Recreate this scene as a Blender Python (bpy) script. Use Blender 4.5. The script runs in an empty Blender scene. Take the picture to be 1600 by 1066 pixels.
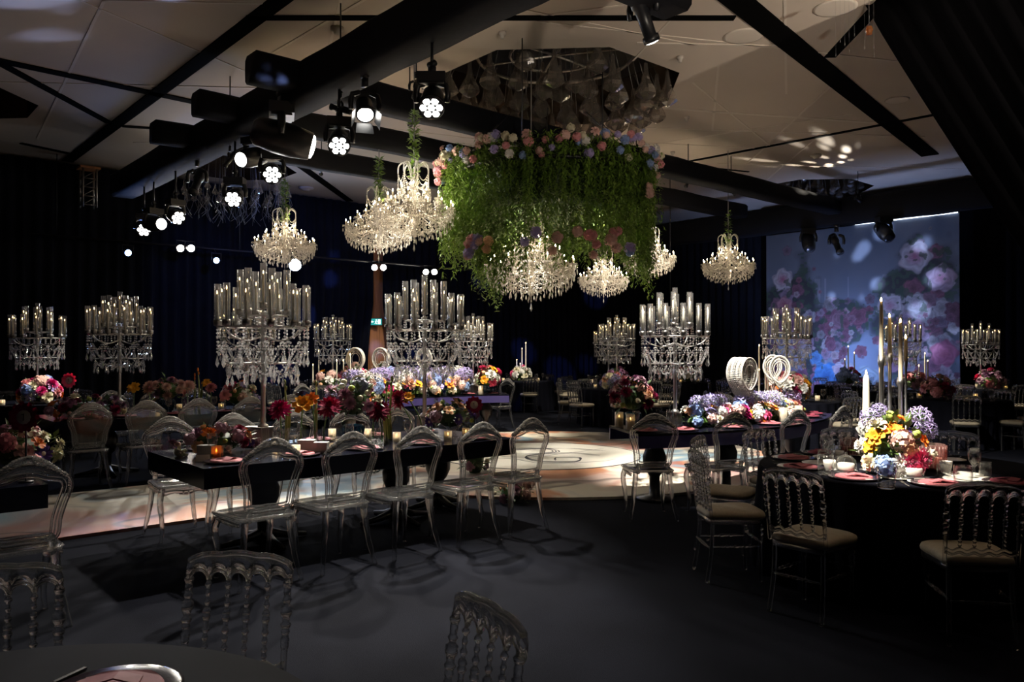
import bpy, math, random
import numpy as np
from mathutils import Matrix, Vector
PI = math.pi
random.seed(7)
S = bpy.context.scene
COL = S.collection

# ------------------------------------------------------------------ camera, world, exposure
CAM_H, HEAD, FPX = 1.62, math.radians(49.0), 1244.4
PITCH = math.atan(12 / FPX)
cam_d = bpy.data.cameras.new('camera'); cam = bpy.data.objects.new('camera', cam_d); COL.objects.link(cam)
cam_d.sensor_width = 36; cam_d.lens = 28; cam_d.clip_start = 0.05; cam_d.clip_end = 200
cam.location = (0, 0, CAM_H); cam.rotation_euler = (PI/2 + PITCH, 0, HEAD - PI/2)
S.camera = cam
w = bpy.data.worlds.new('world'); S.world = w; w.use_nodes = True
w.node_tree.nodes['Background'].inputs[0].default_value = (0.004, 0.006, 0.012, 1)
w.node_tree.nodes['Background'].inputs[1].default_value = 1.0
S.view_settings.view_transform = 'Standard'; S.view_settings.look = 'None'
S.view_settings.gamma = 1; S.view_settings.use_curve_mapping = False
S.view_settings.exposure = 0.0
cy = S.cycles
cy.max_bounces = 40; cy.diffuse_bounces = 3; cy.glossy_bounces = 3; cy.transmission_bounces = 12
cy.transparent_max_bounces = 40; cy.caustics_reflective = False; cy.caustics_refractive = False
cy.use_adaptive_sampling = True; cy.adaptive_threshold = .03; cy.sample_clamp_indirect = 3.0; cy.sample_clamp_direct = 30.0; cy.blur_glossy = 1.0
F0 = Vector((math.cos(HEAD), math.sin(HEAD), 0)); RT = Vector((math.sin(HEAD), -math.cos(HEAD), 0)); ZZ = Vector((0, 0, 1))
FW = F0*math.cos(PITCH) + ZZ*math.sin(PITCH); UP = -F0*math.sin(PITCH) + ZZ*math.cos(PITCH)
def at(px, py, z):                      # a place in the room from where it shows in the photo and its height
    d = FW + RT*((px-800)/FPX) + UP*((533-py)/FPX)
    return Vector((0, 0, CAM_H)) + d*((z-CAM_H)/d.z)
def at_d(px, py, dep):                  # the same from its distance
    return Vector((0, 0, CAM_H)) + (FW + RT*((px-800)/FPX) + UP*((533-py)/FPX))*dep
def sx(p):
    d = Vector(p) - Vector((0, 0, CAM_H)); return 800 + FPX*d.dot(RT)/max(.1, d.dot(FW))

# light levels (watts) used by the lamps' builders below
CH_W = 16
UPS = [(3.0, -2.5, (5.9, 2.4, 6.0), 1500, 64), (9.0, -2.5, (11.2, 2.8, 6.0), 1500, 64)]  # added uplighters, unseen behind the camera, that brighten the ceiling
SP = dict(wash1=1300, fresnel=260, wash2=1100, beam=260, wash3=600, wash4=200, flood=150, blue=120, cold=160, profile=3400)
W1, W2 = (1, .90, .74), (1, .95, .86)
RIGS = [((3.5, 2.9, 4.78), (5.53, 2.40, .86), 3300, 14.5, W1, 'added overhead spotlight brightening the near right round table', .35),
        ((7.45, 8.35, 4.2), (7.75, 8.5, 0), 800, 46, W2, 'added spotlight hidden in the floral ring above the dance floor, left one', .7),
        ((8.95, 8.2, 4.2), (8.7, 8.5, 0), 800, 46, W2, 'added spotlight hidden in the floral ring above the dance floor, right one', .7),
        ((6.9, 10.36, 5.2), (6.0, 8.6, 0), 500, 60, W1, 'added spotlight above the runner end of the dance floor', .8),
        ((4.95, 12.6, 4.65), (2.6, 14.3, .9), 1500, 15, W1, 'added spotlight aimed at the far left round table', .3),
        ((12.5, 12.35, 5.2), (14.1, 15.8, .9), 1500, 16, W1, 'added spotlight aimed at the far table with tapers', .4),
        ((8.4, 10.4, 5.2), (8.1, 12.2, .9), 2200, 75, W1, 'added spotlight hidden behind the first cross truss, above the far curved table', .5),
        ((12.3, 10.36, 5.2), (12.0, 6.9, .9), 3000, 30, W1, 'added spotlight above the table behind the beaded lanterns', .5),
        ((15.6, 10.36, 5.2), (17.6, 6.4, .9), 2600, 34, W1, 'added spotlight above the far right tables', .5),
        ((14.0, 10.36, 5.2), (13.2, 12.2, .9), 1100, 60, W1, 'added spotlight above the tables behind the dance floor', .5),
        ((5.42, 8.0, 4.75), (3.7, 6.45, .8), 1500, 52, W1, 'added spotlight above the runner aimed at the front table', .5)]
RIGS += [((12.2, 14.3, 5.15), (12.75, 21.1, 1.5), 420, 13, W1, 'added spotlight brightening the timber panel', .6)]  # extra lamp, added only to brighten the timber panel
GOBOS = [((7.5, 14.4, 5.15), (10.5, 21, 3.0), 260, 80, (.16, .28, 1), .1, 3, 2, 'added blue flood tinting the left wall drapes'),  # added blue light that gives the drapes their navy tint
         ((15.95, 12.35, 2.45), (21.3, 9.0, 3.5), 2600, 42, (.50, .62, 1), 8, .27, 3, 'pattern projector aimed at the printed backdrop'),
         ((4.95, 9.0, 4.65), (1.6, 12.6, 6), 900, 45, (.40, .52, 1), 5, .30, 5, 'pattern projector aimed at the left ceiling'),
         ((10.0, 12.35, 5.2), (15, 21, 2.5), 3200, 80, (.16, .25, 1), 7, .26, 8, 'blue pattern projector aimed at the far corner'),
         ((19.3, 9.2, 5.3), (16.8, 9.3, 6), 900, 60, (1, .9, .75), 7, .25, 4, 'warm pattern projector aimed at the right ceiling')]
ADDED_FLOODS = [((19.0, 9.7, .0), (21.4, 8.9, 2.6), 190, (.30, .46, 1), 'added blue floor floodlight, hidden below the printed backdrop, right one'), ((19.2, 11.3, .0), (21.4, 11.4, 2.6), 190, (.30, .46, 1), 'added blue floor floodlight, hidden below the printed backdrop, left one'), ((18.2, 10.55, .0), (21.4, 10.4, 4.0), 230, (.45, .55, .95), 'added blue floor floodlight, hidden below the printed backdrop, middle one')]  # added floods, hidden behind the far tables, that light the backdrop blue
# ------------------------------------------------------------------ materials
MATS = {}
def newmat(name):
    m = bpy.data.materials.new(name); m.use_nodes = True; nt = m.node_tree; nt.nodes.clear()
    out = nt.nodes.new('ShaderNodeOutputMaterial'); MATS[name] = m
    return m, nt, out
def N(nt, kind, **kw):
    n = nt.nodes.new('ShaderNode' + kind)
    for k, v in kw.items():
        if k.startswith('i_'):
            key = k[2:]; key = int(key) if key.isdigit() else key.replace('_', ' ')
            n.inputs[key].default_value = v
        else: setattr(n, k, v)
    return n
def rgb(c): return (*c, 1) if len(c) == 3 else c
def pbr(name, col, rough=.6, metal=0, var=0.0, scale=8.0, bump=0.0, bscale=60., spec=.5, emit=None, estr=0, sheen=0, objvar=0.0, stretch=None):
    m, nt, out = newmat(name); b = N(nt, 'BsdfPrincipled'); nt.links.new(b.outputs[0], out.inputs[0])
    b.inputs['Base Color'].default_value = rgb(col); b.inputs['Roughness'].default_value = rough
    b.inputs['Metallic'].default_value = metal; b.inputs['Specular IOR Level'].default_value = spec
    if sheen: b.inputs['Sheen Weight'].default_value = sheen
    if emit: b.inputs['Emission Color'].default_value = rgb(emit); b.inputs['Emission Strength'].default_value = estr
    tc = N(nt, 'TexCoord'); src = tc.outputs['Object']
    if stretch:
        mp = N(nt, 'Mapping'); mp.inputs['Scale'].default_value = stretch; nt.links.new(src, mp.inputs[0]); src = mp.outputs[0]
    if var or objvar:
        hsv = N(nt, 'HueSaturation', i_Color=rgb(col))
        if var:
            nz = N(nt, 'TexNoise', i_Scale=scale, i_Detail=4.0); nt.links.new(src, nz.inputs['Vector'])
            mr = N(nt, 'MapRange'); mr.inputs[1].default_value = .25; mr.inputs[2].default_value = .75
            mr.inputs[3].default_value = 1-var; mr.inputs[4].default_value = 1+var
            nt.links.new(nz.outputs[0], mr.inputs[0]); last = mr.outputs[0]
        else: last = None
        if objvar:
            oi = N(nt, 'ObjectInfo'); m2 = N(nt, 'MapRange'); m2.inputs[3].default_value = 1-objvar; m2.inputs[4].default_value = 1+objvar
            nt.links.new(oi.outputs['Random'], m2.inputs[0])
            if last:
                mu = N(nt, 'Math', operation='MULTIPLY'); nt.links.new(last, mu.inputs[0]); nt.links.new(m2.outputs[0], mu.inputs[1]); last = mu.outputs[0]
            else: last = m2.outputs[0]
            h2 = N(nt, 'MapRange'); h2.inputs[3].default_value = .5-objvar*.06; h2.inputs[4].default_value = .5+objvar*.06
            nt.links.new(oi.outputs['Random'], h2.inputs[0]); nt.links.new(h2.outputs[0], hsv.inputs['Hue'])
        nt.links.new(last, hsv.inputs['Value']); nt.links.new(hsv.outputs[0], b.inputs['Base Color'])
    if bump:
        nz = N(nt, 'TexNoise', i_Scale=bscale, i_Detail=3.0); nt.links.new(src, nz.inputs['Vector'])
        bp = N(nt, 'Bump', i_Strength=bump); bp.inputs['Distance'].default_value = .01
        nt.links.new(nz.outputs[0], bp.inputs['Height']); nt.links.new(bp.outputs[0], b.inputs['Normal'])
    return m
def clear(name, tint=(.95, .96, .97), edge=1.0, base=.06, rough=.06, diffuse=0.0, dcol=(.9, .9, .9), power=2.5, gcol=(1, 1, 1)):
    """clear moulded plastic / glass: lets light through, reflects more towards its rims"""
    m, nt, out = newmat(name)
    tr = N(nt, 'BsdfTransparent', i_Color=rgb(tint)); gl = N(nt, 'BsdfGlossy', i_Roughness=rough, i_Color=rgb(gcol))
    lw = N(nt, 'LayerWeight', i_Blend=.5); pw = N(nt, 'Math', operation='POWER'); pw.inputs[1].default_value = power
    nt.links.new(lw.outputs['Facing'], pw.inputs[0])
    mr = N(nt, 'MapRange'); mr.inputs[3].default_value = base; mr.inputs[4].default_value = edge
    nt.links.new(pw.outputs[0], mr.inputs[0])
    mx = N(nt, 'MixShader'); nt.links.new(mr.outputs[0], mx.inputs[0]); nt.links.new(tr.outputs[0], mx.inputs[1]); nt.links.new(gl.outputs[0], mx.inputs[2])
    last = mx.outputs[0]
    if diffuse:
        df = N(nt, 'BsdfDiffuse', i_Color=rgb(dcol)); tl = N(nt, 'BsdfTranslucent', i_Color=rgb(dcol))
        a = N(nt, 'MixShader'); a.inputs[0].default_value = .5; nt.links.new(df.outputs[0], a.inputs[1]); nt.links.new(tl.outputs[0], a.inputs[2])
        mx2 = N(nt, 'MixShader'); mx2.inputs[0].default_value = diffuse
        nt.links.new(last, mx2.inputs[1]); nt.links.new(a.outputs[0], mx2.inputs[2]); last = mx2.outputs[0]
    nt.links.new(last, out.inputs[0]); return m
def moulded(name, rough=.03, thru=.22, tint=(.96, .965, .97), sheen=.06):
    """thick clear polycarbonate: refracts, with some light passing straight through"""
    m, nt, out = newmat(name); g = N(nt, 'BsdfGlass', i_Roughness=rough, i_IOR=1.47, i_Color=rgb(tint)); t = N(nt, 'BsdfTransparent', i_Color=rgb(tint)); d = N(nt, 'BsdfDiffuse', i_Color=(.9, .9, .9, 1))
    a = N(nt, 'MixShader'); a.inputs[0].default_value = thru; nt.links.new(g.outputs[0], a.inputs[1]); nt.links.new(t.outputs[0], a.inputs[2])
    b = N(nt, 'MixShader'); b.inputs[0].default_value = sheen; nt.links.new(a.outputs[0], b.inputs[1]); nt.links.new(d.outputs[0], b.inputs[2]); nt.links.new(b.outputs[0], out.inputs[0]); return m
def glow(name, col, strength):
    m, nt, out = newmat(name); e = N(nt, 'Emission', i_Color=rgb(col), i_Strength=strength); nt.links.new(e.outputs[0], out.inputs[0]); return m

pbr('carpet', (.0075, .0084, .0130), .95, var=.35, scale=1.2, bump=.4, bscale=240, spec=.03)
pbr('ceiling_plaster', (.70, .60, .51), .75, var=.05, scale=.6)
pbr('ceiling_ridge', (.80, .71, .62), .6)
pbr('slot_black', (.003, .003, .003), .9, spec=.02)
pbr('drape', (.010, .012, .020), .95, spec=.1, var=.3, scale=1.5)
pbr('drape_black', (.004, .004, .005), 1.0, spec=.02)
pbr('truss_cloth', (.006, .0065, .010), .85, spec=.2, bump=.5, bscale=6)
pbr('alu', (.55, .52, .48), .35, 1)
pbr('fixture', (.012, .013, .016), .38, spec=.6)
pbr('fixture_rim', (.05, .055, .065), .2, .6)
pbr('bronze_mirror', (.30, .22, .16), .22, 1)
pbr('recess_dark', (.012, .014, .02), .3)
pbr('chrome', (.88, .87, .86), .28, 1)
pbr('chrome_dark', (.34, .33, .32), .28, 1)
pbr('lacquer', (.006, .006, .012), .14, spec=.12)
pbr('lacquer_bluelit', (.050, .042, .16), .3, spec=.5)  # table lacquer with the violet cast of blue light put into its colour
pbr('tablecloth', (.0055, .006, .010), .9, var=.2, scale=3, spec=.04)
pbr('cushion', (.36, .31, .225), .75, var=.14, scale=14, bump=.15, bscale=40, stretch=(1, 6, 6))
pbr('wax', (.93, .86, .70), .5)
pbr('wax_ivory', (.80, .70, .50), .5)
pbr('porcelain', (.86, .83, .76), .25)
pbr('charger', (.035, .022, .03), .12)
pbr('napkin_pink', (.36, .10, .12), .75, var=.12, scale=30)
pbr('napkin_wine', (.20, .025, .05), .7, var=.15, scale=30)
pbr('silver', (.75, .70, .62), .22, 1)
pbr('paper', (.85, .82, .75), .8)
pbr('ink', (.03, .03, .04), .7)
pbr('box_dark', (.05, .05, .055), .5)
pbr('stone_grey', (.25, .25, .23), .6, var=.1)
pbr('wood_panel', (.75, .33, .14), .45, var=.12, scale=3, stretch=(6, 6, .6))
pbr('stem', (.10, .19, .05), .6)
pbr('stalk', (.24, .27, .07), .6, var=.2, scale=5)
pbr('leaf', (.085, .17, .030), .5, objvar=.2, var=.35, scale=9)
pbr('leaf_vine', (.16, .28, .035), .5, var=.6, scale=3.5)
pbr('leaf_deep', (.035, .085, .02), .5, var=.4, scale=9)
pbr('black_paint', (.006, .006, .007), .4)
pbr('cord', (.25, .25, .25), .5)
pbr('pearl', (.62, .59, .53), .35)
pbr('plaster_detail', (.55, .5, .45), .6)
moulded('acrylic', .04, .32, sheen=.02)
clear('acrylic_seat', (.93, .935, .94), .9, .10, .08, power=1.6, diffuse=.02)
clear('acrylic_carved', (.84, .845, .85), .98, .32, .09, power=1.2, diffuse=.08, gcol=(1, .98, .95))
clear('acrylic_sheet', (.965, .97, .97), .6, .03, .06, power=3.0)
clear('glass', (.96, .97, .97), .9, .05, .05, power=2.2)
clear('tube_glass', (.965, .97, .975), .85, .055, .06, power=1.9, diffuse=.012)
clear('crystal', (.86, .86, .88), .95, .20, .06, diffuse=.16, dcol=(.95, .94, .92), power=1.0)
clear('crystal_lamp', (.82, .80, .76), .9, .16, .16, diffuse=.50, dcol=(.97, .93, .86), power=1.0)
clear('pendant_glass', (.80, .76, .72), .8, .07, .12, diffuse=.10, dcol=(.8, .72, .64), power=1.4)
clear('blue_glass', (.10, .30, .42), .8, .10, .08, diffuse=.18, dcol=(.08, .30, .42), power=1.8)
clear('pink_glass', (.92, .72, .70), .8, .08, .08, diffuse=.12, dcol=(.85, .55, .52), power=1.8)
clear('frosted', (.9, .86, .78), .5, .05, .3, diffuse=.55, dcol=(.92, .86, .74))
clear('amber_glass', (.75, .40, .18), .5, .06, .2, diffuse=.35, dcol=(.75, .32, .1))
glow('flame', (1, .62, .24), 26)
glow('bulb', (1, .80, .52), 110)
glow('lens_white', (1, .97, .90), 22)
glow('lens_flood', (1, .93, .80), 60)
glow('lens_blue', (.30, .50, 1), 30)
glow('lens_coldwhite', (.72, .84, 1), 120)
glow('exit_green', (.04, .45, .42), .9)
glow('exit_white', (.8, 1, .96), 2.0)
glow('led_strip', (.75, .85, 1), 4.0)
PET = dict(burgundy=(.30, .015, .075), magenta=(.62, .03, .22), hot_pink=(.85, .12, .28), pink=(.78, .33, .36), blush=(.80, .52, .46), peach=(.85, .50, .30),
           orange=(.85, .24, .03), amber=(.88, .42, .03), cream=(.84, .78, .58), white=(.88, .86, .82), lilac=(.42, .36, .68), violet=(.13, .07, .33),
           blue=(.26, .38, .68), plum=(.27, .12, .22), mauve=(.46, .28, .36), lime=(.42, .52, .13), dusk=(.20, .20, .30))
for k, c in PET.items(): pbr('petal_' + k, c, .6, objvar=.12, var=.10, scale=.9, spec=.25)

# ------------------------------------------------------------------ mesh tools
class MB:
    def __init__(s): s.V = []; s.Fs = []; s.M = []; s.n = 0
    def add(s, v, f, m=0):
        v = np.asarray(v, float).reshape(-1, 3); b = s.n
        s.V.append(v); s.Fs += [tuple(i+b for i in q) for q in f]; s.M += [m]*len(f); s.n += len(v); return s
    def many(s, v, f, mats, m=0):                   # one small shape at many places; mats: list of 4x4
        v = np.asarray(v, float); A = np.array([[list(r) for r in k] for k in mats])
        hv = np.c_[v, np.ones(len(v))]
        vv = np.einsum('kij,nj->kni', A, hv)[:, :, :3]
        for q in vv: s.add(q, f, m)
        return s
    def box(s, c, d, rz=0, m=0, taper=1.0):
        x, y, z = [k/2 for k in d]
        v = np.array([(a*x*(taper if e > 0 else 1), b*y*(taper if e > 0 else 1), e*z) for e in (-1, 1) for a, b in ((-1, -1), (1, -1), (1, 1), (-1, 1))])
        if rz: cs, sn = math.cos(rz), math.sin(rz); v = np.c_[v[:, 0]*cs-v[:, 1]*sn, v[:, 0]*sn+v[:, 1]*cs, v[:, 2]]
        return s.add(v+np.array(c), [(3, 2, 1, 0), (4, 5, 6, 7), (0, 1, 5, 4), (1, 2, 6, 5), (2, 3, 7, 6), (3, 0, 4, 7)], m)
    def lathe(s, prof, n=16, c=(0, 0, 0), m=0, cap=True, sq=None):
        v = []; f = []
        for r, z in prof:
            for i in range(n):
                a = 2*PI*i/n + (PI/4 if n == 4 else 0); v.append((c[0]+r*math.cos(a), c[1]+r*math.sin(a), c[2]+z))
        for j in range(len(prof)-1):
            for i in range(n):
                k = (i+1) % n; f.append((j*n+i, j*n+k, (j+1)*n+k, (j+1)*n+i))
        if cap:
            if prof[0][0] > 1e-4: f.append(tuple(range(n-1, -1, -1)))
            if prof[-1][0] > 1e-4: f.append(tuple((len(prof)-1)*n+i for i in range(n)))
        return s.add(v, f, m)
    def tube(s, pts, r, n=6, closed=False, m=0, flat=None):
        P = [Vector(p) for p in pts]; k = len(P); R = r if isinstance(r, (list, tuple)) else [r]*k
        v = []; f = []; prev = None
        for i in range(k):
            if closed: t = (P[(i+1) % k]-P[i-1])
            else: t = P[min(i+1, k-1)]-P[max(i-1, 0)]
            t = t.normalized() if t.length > 1e-9 else Vector((0, 0, 1))
            if prev is None:
                h = Vector((0, 0, 1)) if abs(t.z) < .9 else Vector((1, 0, 0)); u = t.cross(h).normalized()
            else: u = (prev - t*prev.dot(t)); u = u.normalized() if u.length > 1e-6 else prev
            prev = u; wv = t.cross(u)
            for j in range(n):
                a = 2*PI*j/n; v.append(P[i]+(u*math.cos(a)+wv*math.sin(a))*R[i])
        L = k if closed else k-1
        for i in range(L):
            for j in range(n):
                a, b = i*n, ((i+1) % k)*n; q = (j+1) % n; f.append((a+j, a+q, b+q, b+j))
        if not closed: f.append(tuple(range(n-1, -1, -1))); f.append(tuple((k-1)*n+j for j in range(n)))
        return s.add([tuple(x) for x in v], f, m)
    def ball(s, c, r, seg=8, rings=5, sc=(1, 1, 1), m=0):
        v = [(c[0], c[1], c[2]-r*sc[2])]; f = []
        for i in range(1, rings):
            t = -PI/2+PI*i/rings
            for j in range(seg):
                a = 2*PI*j/seg; v.append((c[0]+r*sc[0]*math.cos(t)*math.cos(a), c[1]+r*sc[1]*math.cos(t)*math.sin(a), c[2]+r*sc[2]*math.sin(t)))
        v.append((c[0], c[1], c[2]+r*sc[2])); e = len(v)-1
        for j in range(seg):
            q = (j+1) % seg; f.append((0, 1+q, 1+j)); f.append((e, 1+(rings-2)*seg+j, 1+(rings-2)*seg+q))
            for i in range(rings-2): a = 1+i*seg; f.append((a+j, a+q, a+seg+q, a+seg+j))
        return s.add(v, f, m)
    def octa(s, c, r, h, h2=None, m=0, n=4):
        h2 = h if h2 is None else h2
        v = [(c[0]+r*math.cos(2*PI*i/n), c[1]+r*math.sin(2*PI*i/n), c[2]) for i in range(n)]+[(c[0], c[1], c[2]+h), (c[0], c[1], c[2]-h2)]
        return s.add(v, [(i, (i+1) % n, n) for i in range(n)]+[((i+1) % n, i, n+1) for i in range(n)], m)
    def prism(s, poly, z0, z1, m=0):                # convex-ish outline in xy
        n = len(poly); v = [(x, y, z0) for x, y in poly]+[(x, y, z1) for x, y in poly]
        return s.add(v, [tuple(range(n-1, -1, -1)), tuple(range(n, 2*n))]+[(i, (i+1) % n, n+(i+1) % n, n+i) for i in range(n)], m)
    def strip(s, A, B, thick, axis=(0, 1, 0), m=0):  # plate between two polylines, with thickness along axis
        k = len(A); t = np.array(axis)*thick/2; A = np.array(A, float); B = np.array(B, float)
        v = np.r_[A-t, B-t, A+t, B+t]; f = []
        for i in range(k-1):
            f += [(i, i+1, k+i+1, k+i), (2*k+i+1, 2*k+i, 3*k+i, 3*k+i+1), (i+1, i, 2*k+i, 2*k+i+1), (k+i, k+i+1, 3*k+i+1, 3*k+i)]
        f += [(0, k, 3*k, 2*k), (k-1, 3*k-1, 4*k-1, 2*k-1)]
        return s.add(v, f, m)
    def mesh(s, name, mats, smooth=True):
        me = bpy.data.meshes.new(name); V = np.concatenate(s.V) if s.V else np.zeros((0, 3))
        me.from_pydata(V.tolist(), [], s.Fs)
        for k in ([mats] if isinstance(mats, str) else mats): me.materials.append(MATS[k])
        if not isinstance(mats, str) and len(mats) > 1: me.polygons.foreach_set('material_index', s.M)
        if smooth: me.polygons.foreach_set('use_smooth', [True]*len(me.polygons))
        me.update(); return me
def T(x=0, y=0, z=0, rz=0, sc=1.0, rx=0, ry=0):
    sc = (sc, sc, sc) if isinstance(sc, (int, float)) else sc
    return Matrix.Translation((x, y, z)) @ Matrix.Rotation(rz, 4, 'Z') @ Matrix.Rotation(ry, 4, 'Y') @ Matrix.Rotation(rx, 4, 'X') @ Matrix.Diagonal((*sc, 1))
def aim(loc, d, roll=0, sc=1.0):        # local +Z turned to direction d
    d = Vector(d).normalized(); q = d.to_track_quat('Z', 'Y').to_matrix().to_4x4()
    return Matrix.Translation(loc) @ q @ Matrix.Rotation(roll, 4, 'Z') @ Matrix.Diagonal((sc, sc, sc, 1))
def obj(name, me, parent=None, mat=None, kind=None, label=None):
    o = bpy.data.objects.new(name, me); COL.objects.link(o)
    if parent: o.parent = parent
    if mat is not None: o.matrix_local = mat
    if kind: o['kind'] = kind
    if label: o['label'] = label
    return o
def tag(o, label, cat, group=None, kind=None):
    o['label'] = label; o['category'] = cat
    if group: o['group'] = group
    if kind: o['kind'] = kind
    return o
def thing(name, label, cat, loc=(0, 0, 0), rz=0, group=None, sc=1.0):
    o = obj(name, None, None, T(*loc, rz, sc)); o.empty_display_size = .1
    return tag(o, label, cat, group)
def struct(name, me, parent=None, mat=None):
    o = obj(name, me, parent, mat)
    if not parent: o['kind'] = 'structure'
    return o
def put(tpl, name, label, cat, loc, rz=0, group=None, sc=1.0):
    """tpl: list of (part name, mesh, matrix, kind, [sub-parts]) -> a thing with its parts"""
    e = thing(name, label, cat, loc, rz, group, sc)
    for pn, me, mx, kd, subs in tpl:
        p = obj(pn, me, e, mx, kd)
        for sn, sm, smx, sk in subs: obj(sn, sm, p, smx, sk)
    return e
ORD = ['leftmost', 'second from left', 'third from left', 'fourth from left', 'fifth from left', 'sixth from left', 'seventh from left', 'eighth from left', 'ninth from left', 'tenth from left',
       'eleventh from left', 'twelfth from left', 'thirteenth from left', 'fourteenth from left', 'fifteenth from left', 'sixteenth from left', 'seventeenth from left', 'eighteenth from left',
       'nineteenth from left', 'twentieth from left'] + ['number %d from left' % i for i in range(21, 60)]
def order(objs, base):                  # labels that single out each of a row, as the photo shows them
    objs = sorted(objs, key=lambda o: sx(o.matrix_local.translation))
    for i, o in enumerate(objs):
        o['label'] = base if len(objs) == 1 else base + ', ' + ('rightmost' if i == len(objs)-1 and len(objs) > 2 else ORD[i])

# ------------------------------------------------------------------ the room
ZC = 6.0
X0, X1, Y0, Y1 = -5.0, 22.6, -4.5, 21.2
CX, CY = 8.2, 8.7                       # centre of the dance floor
struct('floor', MB().box(((X0+X1)/2, (Y0+Y1)/2, -.1), (X1-X0+1, Y1-Y0+1, .2)).mesh('floor', 'carpet', False))
OCT = [(9.45, 9.75, 2.15), (7.6, 19.0, 1.45), (20.7, 11.3, 1.7), (1.7, 16.9, 1.35)]
def octo(cx, cy, r, k=8, ph=PI/8): return [(cx+r*math.cos(2*PI*i/k+ph), cy+r*math.sin(2*PI*i/k+ph)) for i in range(k)]
import bmesh
bm = bmesh.new(); es = []
for loop in [[(X0, Y0), (X1, Y0), (X1, Y1), (X0, Y1)]] + [octo(*o) for o in OCT]:
    vs = [bm.verts.new((x, y, ZC)) for x, y in loop]
    es += [bm.edges.new((vs[i], vs[(i+1) % len(vs)])) for i in range(len(vs))]
bmesh.ops.triangle_fill(bm, edges=es, use_beauty=True)
me = bpy.data.meshes.new('ceiling'); bm.to_mesh(me); bm.free(); me.materials.append(MATS['ceiling_plaster'])
ceil = struct('ceiling', me)
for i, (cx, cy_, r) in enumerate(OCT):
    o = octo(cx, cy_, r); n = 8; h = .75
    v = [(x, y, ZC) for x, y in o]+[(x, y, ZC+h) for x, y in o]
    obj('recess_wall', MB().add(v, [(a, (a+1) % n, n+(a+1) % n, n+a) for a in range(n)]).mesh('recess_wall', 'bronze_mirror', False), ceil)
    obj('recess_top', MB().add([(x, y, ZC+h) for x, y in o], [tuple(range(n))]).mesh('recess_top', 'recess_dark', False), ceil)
def ceil_bar(p, q, wd, mat, name, dz=.012):
    p, q = Vector((*p, 0)), Vector((*q, 0)); d = (q-p); a = math.atan2(d.y, d.x); c = (p+q)/2
    obj(name, MB().box((0, 0, 0), (d.length, wd, dz)).mesh(name, mat, False), ceil, T(c.x, c.y, ZC-dz/2, a))
for p, q, wd in [((4.33, 3), (4.33, 20.8), .24), ((6.5, 5.3), (18.9, 7.35), .36), ((4.24, 10.2), (9.1, 5.98), .13), ((1.0, 14.15), (5.9, 14.35), .22), ((2.0, 14.25), (4.2, 16.7), .16),
                 ((4.45, 16.8), (6.3, 15.9), .12), ((11.4, 5.85), (9.6, 4.0), .17), ((15.2, 12.4), (15.75, 5.2), .10), ((16.1, 11.65), (16.35, 11.3), .06), ((16.35, 11.3), (17.3, 10.98), .06), ((3.2, 19.6), (4.4, 20.0), .12), ((8.6, 17.6), (11.8, 20.9), .22)]:
    ceil_bar(p, q, wd, 'slot_black', 'ceiling_slot', .02)
rr = random.Random(4)
for p, q, wd in [((0, 10), (5, 12.2), .035), ((1, 12.2), (4.3, 9.6), .03), ((2.5, 9), (3.4, 19), .04), ((0, 17), (6, 12.5), .03), ((5.5, 8), (9.5, 6.9), .035), ((6, 9.5), (8, 6.2), .04),
                 ((7.2, 7.8), (12.5, 5.2), .03), ((8.8, 7.4), (10.6, 6.0), .05), ((10.8, 7.9), (15.5, 9.3), .035), ((11.2, 9.3), (15.4, 7.0), .09), ((10.5, 7.2), (13.5, 9.4), .04), ((11.8, 10.5), (17.2, 6.8), .04), ((12.0, 11.6), (15.4, 9.6), .03),
                 ((12.5, 6.3), (16.5, 10.5), .035), ((15.5, 8.2), (19.5, 12.2), .03), ((16, 11), (21, 7.4), .04), ((13, 12.5), (14.5, 7), .03), ((7, 14), (13, 12.2), .03), ((5, 18), (11, 13), .04), ((9, 5.2), (12.5, 7.2), .035), ((7.7, 5.2), (9.3, 7.9), .03), ((5.2, 6.8), (5.0, 12.0), .045), ((4.6, 8.2), (6.4, 12.4), .04)]:
    ceil_bar(p, q, wd, 'ceiling_ridge', 'ceiling_ridge', .008)
for px, py, r in [(1162, 56, .28), (1305, 12, .27), (1402, 156, .2)]:
    p = at(px, py, ZC); obj('ceiling_speaker', MB().lathe([(0, -.012), (r*.86, -.016), (r, -.01), (r, 0)], 28).mesh('ceiling_speaker', 'ceiling_ridge'), ceil, T(p.x, p.y, ZC))
for px, py, r in [(527, 43, .09), (1063, 88, .05), (1051, 237, .05), (785, 50, .05), (1073, 182, .05), (478, 293, .2), (1275, 242, .12)]:
    p = at(px, py, ZC); obj('smoke_detector', MB().lathe([(0, -.09), (r*.5, -.09), (r*.6, -.05), (r, -.04), (r, 0)], 16).mesh('smoke_detector', 'plaster_detail'), ceil, T(p.x, p.y, ZC))
for nm, c, d in [('wall_left', ((X0+X1)/2, Y1+.1, 3.3), (X1-X0+1, .2, 7.2)), ('wall_right', (X1+.1, (Y0+Y1)/2, 3.3), (.2, Y1-Y0+1, 7.2)),
                 ('wall_back', (X0-.1, (Y0+Y1)/2, 3.3), (.2, Y1-Y0+1, 7.2)), ('wall_near', ((X0+X1)/2, Y0-.1, 3.3), (X1-X0+1, .2, 7.2))]:
    struct(nm, MB().box(c, d).mesh(nm, 'drape_black' if nm in ('wall_back', 'wall_near') else 'drape', False))
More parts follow.
